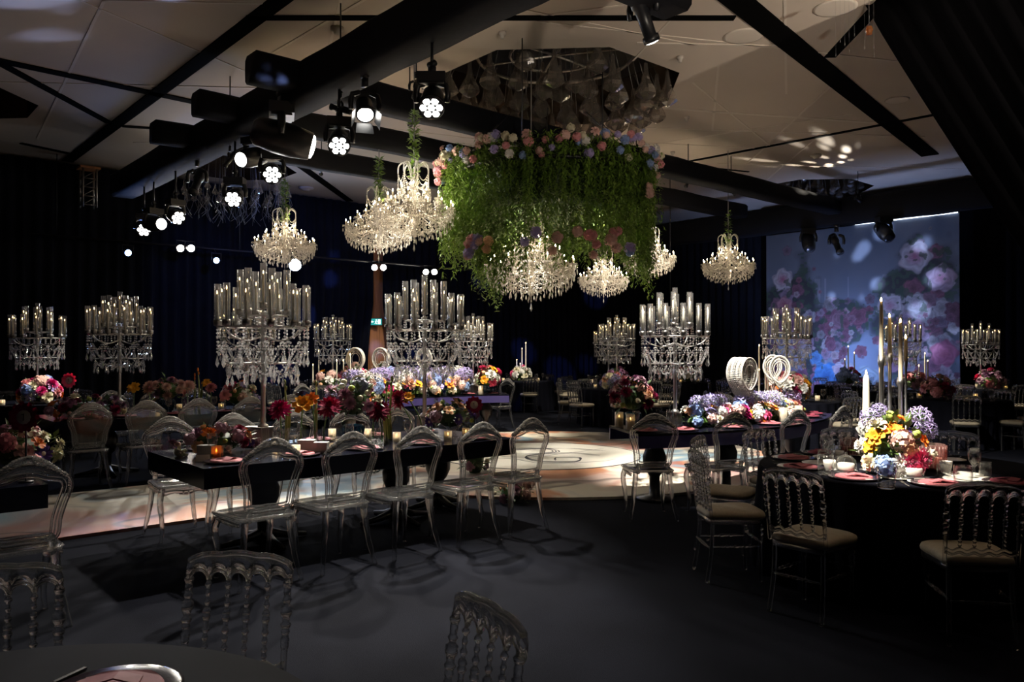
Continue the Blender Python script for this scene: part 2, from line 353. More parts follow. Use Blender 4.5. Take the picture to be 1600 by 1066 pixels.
# the timber panel that shows between two drapes, with the exit sign
wp = at_d(590, 545, (Y1-.3)/(FW.y+RT.y*(590-800)/FPX)); wp.x -= .1
panel = thing('wood_panel', 'orange timber wall panel showing between two black drapes under the exit sign', 'wall panel', (wp.x+.1, Y1-.1, 0))
for k in range(3): obj('board', MB().box((-.36+.36*k, 0, 2.4), (.35, .06+.01*(k % 2), 4.8)).mesh('board', 'wood_panel', False), panel)
def curtain(name, p, q, z0, z1, label, group, folds=None, amp=.07, edge=None, mat='drape', cat='curtain'):
    p, q = Vector((*p, 0)), Vector((*q, 0)); L = (q-p).length; d = (q-p)/L; nrm = Vector((-d.y, d.x, 0)); nf = folds or int(L/.28)
    cols = nf*6; rows = 14; v = []; f = []; rnd = random.Random(sum(map(ord, name+label)))
    ph = [rnd.uniform(-.5, .5) for _ in range(nf+2)]
    for j in range(rows+1):
        t = j/rows; z = z1+(z0-z1)*t
        s0, s1 = edge(t) if edge else (0, 1)
        for i in range(cols+1):
            u = i/cols; s = s0+(s1-s0)*u
            a = amp*(math.sin(2*PI*nf*u+ph[int(u*nf)]*.7)+.35*math.sin(2*PI*nf*2.3*u+t*1.5))*(.6+.4*t)
            x = p+d*(s*L)+nrm*a; v.append((x.x, x.y, z))
    k = cols+1
    for j in range(rows):
        for i in range(cols): f.append((j*k+i, j*k+i+1, (j+1)*k+i+1, (j+1)*k+i))
    m = MB().add(v, f).mesh(name, mat); o = obj(name, m)
    so = o.modifiers.new('thick', 'SOLIDIFY'); so.thickness = .012
    return tag(o, label, cat, group)
# drapes along the far left wall; the pair beside the timber panel is pulled back at the foot
xs = [-4.8, -1.2, 2.4, 6.0, 9.6]
for i in range(4):
    curtain('wall_drape', (xs[i], Y1-.35), (xs[i+1]+.06, Y1-.35), .02, 5.95, 'tall dark pleated drape on the left far wall, %s' % ORD[i], 'drapes on the left wall')
gx = wp.x+.1
curtain('wall_drape', (9.6, Y1-.35), (gx, Y1-.35), .02, 5.95, 'dark drape just left of the orange timber panel', 'drapes on the left wall', edge=lambda t: (0, 1-(.035+.06*(t > .5)*math.sin(min(1, (t-.5)/.35)*PI/2) + .022)))
curtain('wall_drape', (gx, Y1-.35), (gx+4.4, Y1-.35), .02, 5.95, 'dark drape just right of the orange timber panel', 'drapes on the left wall', edge=lambda t: (.035+.05*(t > .5)*math.sin(min(1, (t-.5)/.35)*PI/2), 1))
curtain('wall_drape', (gx+4.4, Y1-.35), (X1-.1, Y1-.35), .02, 5.95, 'dark drape filling the far corner behind the floral ring', 'drapes on the left wall')
curtain('wall_drape', (X1-.4, Y1-.4), (X1-.4, 13.2), .02, 5.95, 'dark drape left of the printed floral backdrop with blue light spots', 'drapes beside the backdrop')
curtain('wall_drape', (X1-.4, 7.6), (X1-.4, 2.0), .02, 5.95, 'black drape right of the printed floral backdrop', 'drapes beside the backdrop', mat='drape_black')
# the near black curtain that is swept aside on the right
def sweep(t): return (.0+.36*t**1.05, 1)
curtain('divider_curtain', (10.0, 4.66), (10.0, -4.3), .02, 5.98, 'huge black curtain swept aside at the right edge', 'divider', amp=.05, edge=sweep, mat='drape_black')

# exit sign
es_ = thing('exit_sign', 'small lit green exit sign with running figure and arrow on timber panel', 'exit sign', at_d(588, 503, (Y1-.42)/(FW.y+RT.y*(588-800)/FPX)), 0)
es_.rotation_euler = (0, 0, HEAD-PI/2); es_.location.y = Y1-.42
obj('sign_box', MB().box((0, .03, 0), (.36, .05, .22)).mesh('sign_box', 'box_dark', False), es_)
obj('sign_face', MB().box((0, 0, 0), (.33, .012, .19)).mesh('sign_face', 'exit_green', False), es_)
pic = MB(); pic.box((.09, -.01, .0), (.08, .006, .14)); pic.box((-.11, -.01, 0), (.07, .006, .02)); pic.add([(-.155, -.013, 0), (-.115, -.013, .04), (-.115, -.013, -.04)], [(0, 1, 2)])
pic.ball((.0, -.012, .055), .018, 8, 4, (1, .3, 1)); pic.tube([(.0, -.012, .03), (-.01, -.012, -.015), (.025, -.012, -.065)], .009, 5); pic.tube([(-.01, -.012, -.015), (-.04, -.012, -.06)], .008, 5); pic.tube([(-.035, -.012, 0), (0, -.012, .025), (.035, -.012, .005)], .007, 5)
obj('pictogram', pic.mesh('pictogram', 'exit_white', False), es_)

# ------------------------------------------------------------------ dance floor
def floor_print():
    m, nt, out = newmat('floor_print'); b = N(nt, 'BsdfPrincipled', i_Roughness=.42); nt.links.new(b.outputs[0], out.inputs[0])
    tc = N(nt, 'TexCoord'); 
    wn = N(nt, 'TexNoise', i_Scale=.55, i_Detail=2.0); nt.links.new(tc.outputs['Object'], wn.inputs['Vector'])
    mul = N(nt, 'VectorMath', operation='SCALE'); mul.inputs['Scale'].default_value = 2.6; nt.links.new(wn.outputs['Color'], mul.inputs[0])
    add = N(nt, 'VectorMath', operation='ADD'); nt.links.new(tc.outputs['Object'], add.inputs[0]); nt.links.new(mul.outputs[0], add.inputs[1])
    mp = N(nt, 'Mapping'); mp.inputs['Scale'].default_value = (.8, 1.1, 1); mp.inputs['Rotation'].default_value = (0, 0, .7); nt.links.new(add.outputs[0], mp.inputs[0])
    cur = None; base = (.80, .74, .62)
    for i, (col, lo, hi, sc, off) in enumerate([((.36, .13, .10), .50, .62, .75, 3.1), ((.22, .36, .46), .54, .64, .7, 11.7), ((.55, .22, .10), .54, .63, .9, 21.3), ((.16, .15, .14), .57, .66, 1.1, 37.9), ((.50, .30, .28), .52, .68, .5, 57.0)]):
        ad = N(nt, 'VectorMath', operation='ADD'); ad.inputs[1].default_value = (off, off*.7, off*.3); nt.links.new(mp.outputs[0], ad.inputs[0])
        nz = N(nt, 'TexNoise', i_Scale=sc, i_Detail=3.0); nt.links.new(ad.outputs[0], nz.inputs['Vector'])
        mr = N(nt, 'MapRange', interpolation_type='SMOOTHSTEP'); mr.inputs[1].default_value = lo; mr.inputs[2].default_value = hi; mr.inputs[4].default_value = .95; nt.links.new(nz.outputs[0], mr.inputs[0])
        mx = N(nt, 'Mix', data_type='RGBA'); nt.links.new(mr.outputs[0], mx.inputs[0])
        if cur is None: mx.inputs[6].default_value = rgb(base)
        else: nt.links.new(cur, mx.inputs[6])
        mx.inputs[7].default_value = rgb(col); cur = mx.outputs[2]
    nz = N(nt, 'TexNoise', i_Scale=.55, i_Detail=1.5); nt.links.new(mp.outputs[0], nz.inputs['Vector'])          # dark ink contours
    sb = N(nt, 'Math', operation='SUBTRACT'); sb.inputs[1].default_value = .5; nt.links.new(nz.outputs[0], sb.inputs[0]); ab = N(nt, 'Math', operation='ABSOLUTE'); nt.links.new(sb.outputs[0], ab.inputs[0])
    mr = N(nt, 'MapRange'); mr.inputs[1].default_value = .004; mr.inputs[2].default_value = .016; mr.inputs[3].default_value = .8; mr.inputs[4].default_value = 0; nt.links.new(ab.outputs[0], mr.inputs[0])
    mx = N(nt, 'Mix', data_type='RGBA'); nt.links.new(mr.outputs[0], mx.inputs[0]); nt.links.new(cur, mx.inputs[6]); mx.inputs[7].default_value = (.14, .11, .10, 1)
    nt.links.new(mx.outputs[2], b.inputs['Base Color'])
floor_print()
pbr('floor_disc', (.84, .79, .68), .38, var=.03)
df = MB(); R = 3.42; a0 = math.asin(1.13/R)
poly = [(CX+R*math.cos(a), CY+R*math.sin(a)) for a in np.linspace(-PI+a0, PI-a0, 90)]
poly = poly + [(-4.0, CY+1.13), (-4.0, CY-1.13)]
df.prism(poly, .0, .03)
dfo = struct('dance_floor', df.mesh('dance_floor', 'floor_print', False)); 
obj('monogram_disc', MB().lathe([(0, 0), (1.5, 0), (1.5, .004), (0, .004)], 72, cap=False).mesh('monogram_disc', 'floor_disc', False), dfo, T(CX-.05, CY+.05, .03))
obj('disc_border', MB().tube([(1.5*math.cos(a), 1.5*math.sin(a), 0) for a in np.linspace(0, 2*PI, 80)[:-1]], .007, 4, closed=True).mesh('disc_border', 'ink'), dfo, T(CX-.05, CY+.05, .032))
mono = MB()
def stroke(pts, wd):
    P = [Vector((*p, 0)) for p in pts]; Q = []
    for i in range(len(P)-1):
        p0, p1, p2, p3 = P[max(i-1, 0)], P[i], P[i+1], P[min(i+2, len(P)-1)]
        for t in np.linspace(0, 1, 9)[:-1]: Q.append(.5*((2*p1)+(p2-p0)*t+(2*p0-5*p1+4*p2-p3)*t*t+(3*p1-p0-3*p2+p3)*t**3))
    Q.append(P[-1]); n = len(Q); v = []
    for i, q in enumerate(Q):
        d = (Q[min(i+1, n-1)]-Q[max(i-1, 0)]).normalized(); s = Vector((-d.y, d.x, 0))*wd*(.35+.65*math.sin(PI*i/(n-1)))
        v += [tuple(q+s), tuple(q-s)]
    mono.add(v, [(2*i, 2*i+1, 2*i+3, 2*i+2) for i in range(n-1)])
for dx in (0, .05, .10):
    stroke([(-.9+dx, -.35), (-.55+dx, .55), (-.1+dx, .75), (.15+dx, .35), (-.25+dx, .0), (-.6+dx, .1), (-.45+dx, .5), (.2+dx, .8), (.85+dx, .62)], .012)
    stroke([(.9, .1-dx), (.4, .3-dx), (-.15, -.15-dx), (.1, -.65-dx), (.6, -.6-dx), (.62, -.2-dx), (.3, -.25-dx), (.32, -.5-dx)], .012)
stroke([(-1.0, -.75), (-.4, -.5), (.2, -.9), (.9, -.6), (1.15, -.3)], .012); stroke([(-1.1, .3), (-.7, -.2), (-.2, -.35), (.3, .1), (.9, .9)], .012)
obj('monogram', mono.mesh('monogram', 'ink', False), dfo, T(CX-.05, CY+.05, .0355, -.9))

# ------------------------------------------------------------------ printed backdrop
def paint_backdrop():
    nu, nv = 300, 270; W_, H_ = 5.35, 5.0
    u = np.linspace(0, 1, nu); v = np.linspace(0, 1, nv); U, Vv = np.meshgrid(u, v)     # u: left to right in the photo, v: bottom to top
    g = np.random.RandomState(3)
    def noise(k):
        c = g.rand(k+2, k+2); x = U*k; y = Vv*k; i = x.astype(int); j = y.astype(int); fx = x-i; fy = y-j; fx = fx*fx*(3-2*fx); fy = fy*fy*(3-2*fy)
        return (c[j, i]*(1-fx)+c[j, i+1]*fx)*(1-fy)+(c[j+1, i]*(1-fx)+c[j+1, i+1]*fx)*fy
    n1 = noise(4)*.5+noise(9)*.3+noise(22)*.2
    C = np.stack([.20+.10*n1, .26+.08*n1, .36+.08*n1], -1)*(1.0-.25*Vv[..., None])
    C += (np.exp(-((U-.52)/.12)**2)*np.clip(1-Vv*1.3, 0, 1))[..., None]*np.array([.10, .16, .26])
    def over(mask, col): 
        nonlocal C; C = C*(1-mask[..., None])+np.array(col)*mask[..., None]
    for x, wd in ((.30, .03), (.345, .012), (.655, .022), (.47, .004), (.85, .004)): over(((np.abs(U-x) < wd/2) & (Vv < .72))*.45, (.46, .50, .62))
    bush = np.clip((.98-np.hypot((U-.13)/.28, (Vv-.36)/.48))*4+(n1-.5)*5, 0, 1); bush = np.maximum(bush, np.clip((1.0-np.hypot((U-.85)/.27, (Vv-.38)/.52))*4+(n1-.5)*5, 0, 1))
    bush = np.maximum(bush, np.clip((.8-np.hypot((U-.44)/.16, (Vv-.45)/.2))*4+(n1-.5)*6, 0, 1)*.9)
    over(bush*.95, (.035, .04, .05)); gm = (noise(60) > .62)*(bush > .4); over(gm*.7, (.06, .12, .08))
    def rose(x, y, r, col, cc):
        du = (U-x)*W_; dv = (Vv-y)*H_; d = np.hypot(du, dv)/r; a = np.arctan2(dv, du)
        rim = 1+.10*np.cos(5*a+x*40)+.05*np.cos(9*a); mk = np.clip((rim-d)*9, 0, 1)
        pet = .5+.5*np.cos(d*17+1.8*np.sin(5*a+d*6+x*31)+1.2*np.sin(3*a+y*17)); shade = .70+.30*pet*np.clip(d+.15, 0, 1)-.12*(d > .8)
        colr = np.array(col)*shade[..., None]+(np.array(cc)-np.array(col))*np.clip(1-d*1.6, 0, 1)[..., None]*.7
        nonlocal C; C = C*(1-mk[..., None])+colr*mk[..., None]
    pal = [(.52, .30, .42), (.62, .50, .58), (.44, .18, .28), (.60, .58, .66), (.36, .16, .26), (.48, .36, .52)]
    for _ in range(300):
        k = g.rand(); 
        if k < .42: x, y = g.normal(.14, .085), g.normal(.36, .19)
        elif k < .86: x, y = g.normal(.85, .09), g.normal(.38, .21)
        else: x, y = g.normal(.42, .06), g.normal(.42, .08)
        c = np.array(pal[g.randint(6)])*g.uniform(.55, 1); rose(x, y, g.choice([.06, .09, .13, .19, .24])*g.uniform(.8, 1.2), c*.9, c*.5)
    for _ in range(26):
        x, y = g.uniform(.25, .5), g.uniform(.1, .22); c = np.array(pal[g.randint(6)]); rose(x, y, g.uniform(.07, .16), c, c*.7)
    rose(.10, .79-.06, .34, (.72, .68, .78), (.70, .18, .34)); rose(.11, .58, .26, (.55, .28, .36), (.42, .12, .2)); rose(.80, .86-.06, .42, (.70, .66, .76), (.72, .22, .42)); rose(.92, .68, .36, (.55, .42, .55), (.50, .2, .34))
    rose(.68, .55, .36, (.62, .58, .66), (.55, .26, .4)); rose(.80, .56, .28, (.50, .50, .56), (.42, .34, .44)); rose(.93, .30, .34, (.50, .16, .28), (.3, .06, .14)); rose(.80, .42, .28, (.62, .4, .52), (.5, .22, .36))
    rose(.35, .17, .42, (.10, .34, .78), (.05, .20, .60)); rose(.29, .27, .20, (.14, .36, .74), (.08, .2, .5)); rose(.29, .065, .36, (.60, .28, .55), (.42, .14, .38)); rose(.33, .0, .26, (.30, .36, .74), (.2, .25, .6)); rose(.42, .21, .2, (.62, .56, .70), (.6, .4, .55))
    rose(.56, .16, .36, (.44, .58, .72), (.5, .6, .7)); rose(.84, .08, .46, (.52, .54, .78), (.42, .36, .66)); rose(.74, .04, .30, (.48, .52, .78), (.36, .34, .66)); rose(.94, .05, .3, (.42, .42, .62), (.34, .3, .5))
    gm = (noise(46) > .70)*(bush > .3)*(n1 > .45); over(gm*.75, (.05, .10, .07))
    me = bpy.data.meshes.new('backdrop_print'); P = np.stack([np.zeros_like(U)+.012*np.sin(U*26)+.006*np.sin(U*61), (1-U)*W_, Vv*H_], -1).reshape(-1, 3)
    idx = np.arange(nu*nv).reshape(nv, nu); Q = np.stack([idx[:-1, :-1], idx[:-1, 1:], idx[1:, 1:], idx[1:, :-1]], -1).reshape(-1, 4)
    me.from_pydata(P.tolist(), [], Q.tolist())
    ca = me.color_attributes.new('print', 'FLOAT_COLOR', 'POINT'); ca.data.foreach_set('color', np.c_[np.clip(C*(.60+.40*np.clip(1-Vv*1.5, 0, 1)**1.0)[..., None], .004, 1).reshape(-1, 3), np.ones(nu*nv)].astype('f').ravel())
    m, nt, out = newmat('backdrop'); b = N(nt, 'BsdfPrincipled', i_Roughness=.7); at_ = N(nt, 'Attribute', attribute_name='print'); nt.links.new(at_.outputs['Color'], b.inputs['Base Color']); nt.links.new(b.outputs[0], out.inputs[0])
    me.materials.append(m); me.polygons.foreach_set('use_smooth', [True]*len(me.polygons)); return me
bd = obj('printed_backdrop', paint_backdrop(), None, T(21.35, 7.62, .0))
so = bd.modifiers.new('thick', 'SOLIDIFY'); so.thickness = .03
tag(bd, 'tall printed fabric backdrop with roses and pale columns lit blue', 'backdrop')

# ------------------------------------------------------------------ trusses wrapped in black cloth
def truss(name, a, b, wd, z0, z1, label):
    a, b = Vector((*a, 0)), Vector((*b, 0)); d = b-a; L = d.length; c = (a+b)/2
    m = MB(); n = max(4, int(L/.5)); rnd = random.Random(int(L*100)); ring = []
    k = 12; v = []; f = []
    for i in range(n+1):
        x = -L/2+L*i/n; bulge = rnd.uniform(-.012, .012); h = (z1-z0)/2; w2 = wd/2; cr = .05
        sec = [(-w2+cr, -h), (w2-cr, -h), (w2, -h+cr), (w2+bulge, 0), (w2, h-cr), (w2-cr, h), (-w2+cr, h), (-w2, h-cr), (-w2-bulge, 0), (-w2, -h+cr)]
        k = len(sec); v += [(x, p, q+bulge) for p, q in sec]
    for i in range(n):
        for j in range(k): f.append((i*k+j, (i+1)*k+j, (i+1)*k+(j+1) % k, i*k+(j+1) % k))
    f += [tuple(range(k)), tuple(n*k+j for j in range(k-1, -1, -1))]
    o = obj(name, m.add(v, f).mesh(name, 'truss_cloth'), None, T(c.x, c.y, (z0+z1)/2, math.atan2(d.y, d.x)))
    return tag(o, label, 'truss', 'ceiling trusses')
truss('lighting_truss', (4.95, 3.0), (4.95, 18.6), .5, 4.9, 5.4, 'long black wrapped truss carrying the row of stage lights')
truss('cross_truss', (4.15, 9.86), (19.4, 9.86), .4, 5.03, 5.4, 'black cross truss passing above the floral ring, nearest one')
truss('cross_truss', (4.15, 11.85), (18.3, 11.85), .4, 5.05, 5.4, 'black cross truss behind the floral ring, second one')
truss('cross_truss', (4.15, 13.85), (12.4, 13.85), .4, 5.05, 5.4, 'black cross truss third from the viewer, left of the floral ring')
truss('cross_truss', (1.2, 2.9), (5.2, 2.9), .4, 5.0, 5.4, 'black cross truss overhead near the viewer, out of sight')
truss('cross_truss', (4.6, 5.0), (6.55, 5.0), .4, 5.0, 5.4, 'black cross truss overhead carrying a single profile spotlight')
truss('backdrop_truss', (19.7, 5.0), (19.7, 20.2), .4, 4.78, 5.45, 'black wrapped truss in front of the printed backdrop')
tw = thing('truss_tower', 'bare aluminium lattice truss end above the left drapes', 'truss', at_d(138, 325, 18.2)); tm = MB()
for sx_, sy_ in ((-.14, -.14), (.14, -.14), (.14, .14), (-.14, .14)): tm.tube([(sx_, sy_, 0), (sx_, sy_, .9)], .022, 6)
obj('chord', tm.mesh('chord', 'alu'), tw); tm = MB()
for k in range(4):
    z = .05+k*.2; tm.tube([(-.14, -.14, z), (.14, -.14, z)], .012, 5); tm.tube([(-.14, -.14, z), (-.14, .14, z)], .012, 5); tm.tube([(-.14, -.14, z), (.14, -.14, z+.2)], .01, 5); tm.tube([(-.14, .14, z), (-.14, -.14, z+.2)], .01, 5)
obj('lattice', tm.mesh('lattice', 'alu'), tw); obj('top_plate', MB().box((0, 0, .9), (.42, .42, .05)).mesh('top_plate', 'wood_panel', False), tw)

# ------------------------------------------------------------------ stage lights
def spot(loc, target, watts, deg, col=(1, .93, .82), blend=.5, r=.05, parent=None):
    l = bpy.data.lights.new('spot_beam', 'SPOT'); l.energy = watts; l.color = col; l.spot_size = math.radians(deg); l.spot_blend = blend; l.shadow_soft_size = r
    o = bpy.data.objects.new('spot_beam', l); COL.objects.link(o)
    o.matrix_world = Matrix.Translation(loc) @ (Vector(target)-Vector(loc)).to_track_quat('-Z', 'Y').to_matrix().to_4x4()
    return o
ME = {}
def lit_meshes():
    ME['clamp'] = MB().box((0, 0, -.03), (.05, .08, .1)).tube([(0, -.05, .05), (0, .05, .05)], .035, 8).mesh('clamp', 'fixture')
    ME['base'] = MB().box((0, 0, -.13), (.30, .22, .10)).box((0, 0, -.185), (.26, .18, .03)).mesh('base', 'fixture', False)
    y = MB()
    for s in (-1, 1): y.tube([(s*.06, 0, -.19), (s*.15, 0, -.22), (s*.17, 0, -.30), (s*.165, 0, -.40)], [.03, .035, .035, .03], 6)
    ME['yoke'] = y.mesh('yoke', 'fixture')
    ME['wash_head'] = MB().lathe([(.07, -.18), (.11, -.15), (.125, -.05), (.13, .04), (.135, .10), (.12, .105)], 20).mesh('wash_head', 'fixture')
    ME['ring'] = MB().lathe([(.136, .06), (.142, .06), (.142, .112), (.122, .112)], 24, cap=False).mesh('ring', 'fixture_rim')
    ME['hexlens'] = MB().lathe([(.040, -.01), (.040, .006), (.03, .016), (0, .019)], 6).mesh('hexlens', 'lens_white', False)
    ME['beam_head'] = MB().lathe([(.09, -.26), (.13, -.22), (.15, -.05), (.15, .10), (.125, .26), (.11, .27)], 20).mesh('beam_head', 'fixture')
    ME['disc_lens'] = MB().lathe([(.1, .0), (.09, .018), (.05, .03), (0, .034)], 20).mesh('disc_lens', 'lens_white')
    ME['dark_lens'] = MB().lathe([(.1, .0), (.09, .018), (.05, .03), (0, .034)], 20).mesh('dark_lens', 'fixture_rim')
    ME['barrel'] = MB().lathe([(.05, -.30), (.085, -.28), (.09, -.08), (.07, -.06), (.065, .2), (.085, .21), (.085, .27), (.075, .27)], 18).mesh('barrel', 'fixture')
    ME['fresnel'] = MB().lathe([(.06, -.16), (.1, -.14), (.105, .05), (.115, .06), (.115, .1), (.10, .1)], 18).mesh('fresnel', 'fixture')
    b = MB()
    for a in range(4):
        c, s = math.cos(a*PI/2), math.sin(a*PI/2)
        b.add([(c*.115-s*.09, s*.115+c*.09, .1), (c*.115+s*.09, s*.115-c*.09, .1), (c*.17+s*.11, s*.17-c*.11, .23), (c*.17-s*.11, s*.17+c*.11, .23)], [(0, 1, 2, 3)])
    ME['barn_doors'] = b.mesh('barn_doors', 'fixture', False)
lit_meshes()
def lamp(px, py, z, kind, target, label, lit=True, watts=0, deg=30, col=(1, .93, .82), top=None, dep=None, group='stage lights on the long truss', kind_x=4.95, blend=.5, sc=1.0):
    if not dep and kind_x: dep = kind_x/(FW.x+RT.x*(px-800)/FPX)
    c = at_d(px, py, dep) if dep else at(px, py, z)
    drop = .38*sc
    e = thing({'wash': 'moving_wash_light', 'beam': 'moving_head_light', 'profile': 'profile_spotlight', 'fresnel': 'fresnel_spotlight'}[kind], label, 'stage light', (c.x, c.y, c.z+drop), 0, group)
    if sc != 1.0: e.scale = (sc, sc, sc)
    d = Vector(target)-c; az = math.atan2(d.y, d.x)-PI/2
    hang = (top if top else 4.9) - (c.z+drop)
    obj('clamp', ME['clamp'], e, T(0, 0, -.02))
    if hang > .05: obj('hanger', MB().tube([(0, 0, 0), (0, 0, hang/sc)], .018, 6).mesh('hanger', 'fixture'), e)
    if kind in ('wash', 'beam'): obj('base', ME['base'], e, T(0, 0, 0, az))
    obj('yoke', ME['yoke'], e, T(0, 0, .02, az))
    hd = obj({'wash': 'head', 'beam': 'head', 'profile': 'barrel', 'fresnel': 'housing'}[kind], ME[{'wash': 'wash_head', 'beam': 'beam_head', 'profile': 'barrel', 'fresnel': 'fresnel'}[kind]], e, aim((0, 0, -.38), d))
    zl = {'wash': .10, 'beam': .265, 'profile': .262, 'fresnel': .09}[kind]
    if kind == 'wash':
        obj('rim', ME['ring'], hd)
        for k in range(7):
            a = k*PI/3; rr_ = 0 if k == 6 else .086
            obj('lens', ME['hexlens'], hd, T(rr_*math.cos(a), rr_*math.sin(a), zl))
    else:
        obj('lens', ME['disc_lens' if lit else 'dark_lens'], hd, T(0, 0, zl, 0, {'beam': 1.1, 'profile': .72, 'fresnel': 1.0}[kind]))
        if kind == 'fresnel': obj('barn_doors', ME['barn_doors'], hd)
    if watts:
        dn = d.normalized(); l = spot((0, 0, 0), (0, 0, -1), watts, deg, col, blend); l.parent = e
        l.matrix_local = Matrix.Translation(Vector((0, 0, -.38))+dn*.36) @ dn.to_track_quat('-Z', 'Y').to_matrix().to_4x4()
    return e
HOT = (1, .90, .74); COOL = (.80, .87, 1)
# ------------------------------------------------------------------ clear baroque chair
def smooth_path(pts, k=5, closed=False):
    P = [Vector(p) for p in pts]; n = len(P); Q = []
    for i in range(n if closed else n-1):
        p0, p1, p2, p3 = (P[(i-1) % n], P[i], P[(i+1) % n], P[(i+2) % n]) if closed else (P[max(i-1, 0)], P[i], P[i+1], P[min(i+2, n-1)])
        for t in np.linspace(0, 1, k+1)[:-1]: Q.append(.5*((2*p1)+(p2-p0)*t+(2*p0-5*p1+4*p2-p3)*t*t+(3*p1-p0-3*p2+p3)*t**3))
    if not closed: Q.append(P[-1])
    return Q
def ghost_chair():
    tilt = lambda z: -.205-.16*(z-.47)
    half = [(0, .525), (.10, .525), (.145, .535), (.155, .575), (.160, .64), (.180, .72), (.202, .79), (.206, .835), (.185, .872), (.145, .885), (.10, .895), (.05, .915), (0, .922)]
    out = smooth_path([(x, 0, z) for x, z in half], 4)
    loop = out + [Vector((-p.x, 0, p.z)) for p in reversed(out[1:-1])]
    cz = .74
    def offs(d):
        L = []
        n = len(loop)
        for i, p in enumerate(loop):
            t = (loop[(i+1) % n]-loop[i-1]).normalized(); nr = Vector((t.z, 0, -t.x))
            q = p+nr*d; L.append((q.x, tilt(q.z), q.z))
        return L
    fr = MB(); o1, o2, o3 = offs(.020), offs(-.004), offs(-.024)
    fr.tube(o1, .0105, 8, closed=True); fr.tube(o2, .0045, 6, closed=True); fr.tube(o3, .0075, 8, closed=True)
    wb = MB(); n_ = len(o1); w0 = np.array(o1); w1 = np.array(o3); tt_ = np.array([0, .005, 0])
    wb.add(np.r_[w0-tt_, w1-tt_, w0+tt_, w1+tt_], [q_ for i_ in range(n_) for q_ in ((i_, (i_+1) % n_, n_+(i_+1) % n_, n_+i_), (2*n_+(i_+1) % n_, 2*n_+i_, 3*n_+i_, 3*n_+(i_+1) % n_))])
    web = wb.mesh('moulding', 'acrylic_sheet', False)
    for s in (-1, 1): fr.tube([(s*.135, tilt(.53), .535), (s*.14, -.208, .47), (s*.145, -.205, .44)], [.02, .022, .022], 8)
    for s in (-1, 1):                              # row of beads on the shoulders
        for k in range(6): fr.ball((s*.214+s*.004*math.sin(k), tilt(.76+.016*k)-.014, .765+.016*k), .0075, 6, 4)
    frame = fr.mesh('back_frame', 'acrylic')
    n = len(o3); c = (0, tilt(cz), cz)
    f_ = [tuple(range(n)), tuple(range(2*n-1, n-1, -1))]; pv = np.array(o3); t = np.array([0, .002, 0])
    panel = MB().add(np.r_[pv-t, pv+t], f_).mesh('back_panel', 'acrylic_sheet', False)
    cr = MB()
    def top(x): return .922+.040*math.cos(min(1, abs(x)/.2)*PI/2)-(.06*(abs(x)/.2)**2)
    rnd = random.Random(2)
    A = []; B = []
    for x in np.linspace(-.205, .205, 33):
        zb = .915-.05*(abs(x)/.205)**2.2; zt = zb+.022+.070*math.cos(x/.205*PI/2)**1.5+.006*math.sin(abs(x)*120)
        A.append((x, tilt(zb), zb)); B.append((x, tilt(zt), zt))
    cr.strip(A, B, .016)
    for s in (-1, 1):
        for k in range(15):
            u = k/14; x = s*.2*u; zb = .915-.05*u**2.2; zt = zb+.022+.070*math.cos(u*PI/2)**1.5
            cr.ball((x, tilt(zt), zt-.002), .011+.004*rnd.random(), 6, 4, (1, 1.2, 1))
            cr.ball((x*.96, tilt(zb)-.012, (zb+zt)/2), .010+.006*rnd.random(), 6, 4, (1.2, .9, 1)); cr.ball((x*.96, tilt(zb)+.012, (zb+zt)/2), .010+.006*rnd.random(), 6, 4, (1.2, .9, 1))
        for c0, r0 in (((.045, .962), .026), ((.095, .942), .022), ((.145, .915), .018)):    # scrolls
            sp = [(s*(c0[0]+r0*(1-.1*i)*math.cos(i*.7)), tilt(.95)-.016, c0[1]+r0*(1-.1*i)*math.sin(i*.7)) for i in range(9)]
            cr.tube(sp, .006, 5); cr.tube([(a, b+.032, d) for a, b, d in sp], .006, 5)
    for k in range(5): cr.ball(((k-2)*.013, tilt(1.0), 1.004-.008*abs(k-2)), .013, 6, 4, (.7, 1, 1.3))
    crest = cr.mesh('crest', 'acrylic_carved')
    def seat_outline(gr=0):
        P = [(-.185-gr, -.215-gr), (-.205-gr, -.05), (-.225-gr, .14), (-.20-gr, .215+gr*.6), (0, .235+gr), (.20+gr, .215+gr*.6), (.225+gr, .14), (.205+gr, -.05), (.185+gr, -.215-gr), (0, -.225-gr)]
        return [(p.x, p.y) for p in smooth_path([(x, y, 0) for x, y in P], 3, True)]
    so_ = seat_outline(); st = MB(); m = len(so_)
    rings = [(1.0, .440), (1.0, .466), (.93, .472), (.6, .462), (.25, .458)]
    v = [(x*k, y*k, z) for k, z in rings for x, y in so_]; f = []
    for j in range(len(rings)-1):
        for i in range(m): q = (i+1) % m; f.append((j*m+i, j*m+q, (j+1)*m+q, (j+1)*m+i))
    f.append(tuple((len(rings)-1)*m+i for i in range(m))); v += [(x*.97, y*.97, .446) for x, y in so_]
    f.append(tuple(len(rings)*m+m-1-i for i in range(m)))
    st.add(v, f); st.tube([(x, y, .462) for x, y in so_], .010, 6, closed=True)
    seat = st.mesh('seat', 'acrylic_seat')
    ap = MB()
    ap.strip([(x, .222-.04*(x/.2)**2, .44) for x in np.linspace(-.19, .19, 13)], [(x, .222-.04*(x/.2)**2, .405-.022*math.cos(x/.19*PI)**2) for x in np.linspace(-.19, .19, 13)], .012)
    for s in (-1, 1): ap.strip([(s*.2, y, .44) for y in np.linspace(-.18, .18, 9)], [(s*.2, y, .412-.01*math.cos(y/.18*PI/2)) for y in np.linspace(-.18, .18, 9)], .012, (1, 0, 0))
    apron = ap.mesh('apron', 'acrylic')
    orn = MB()
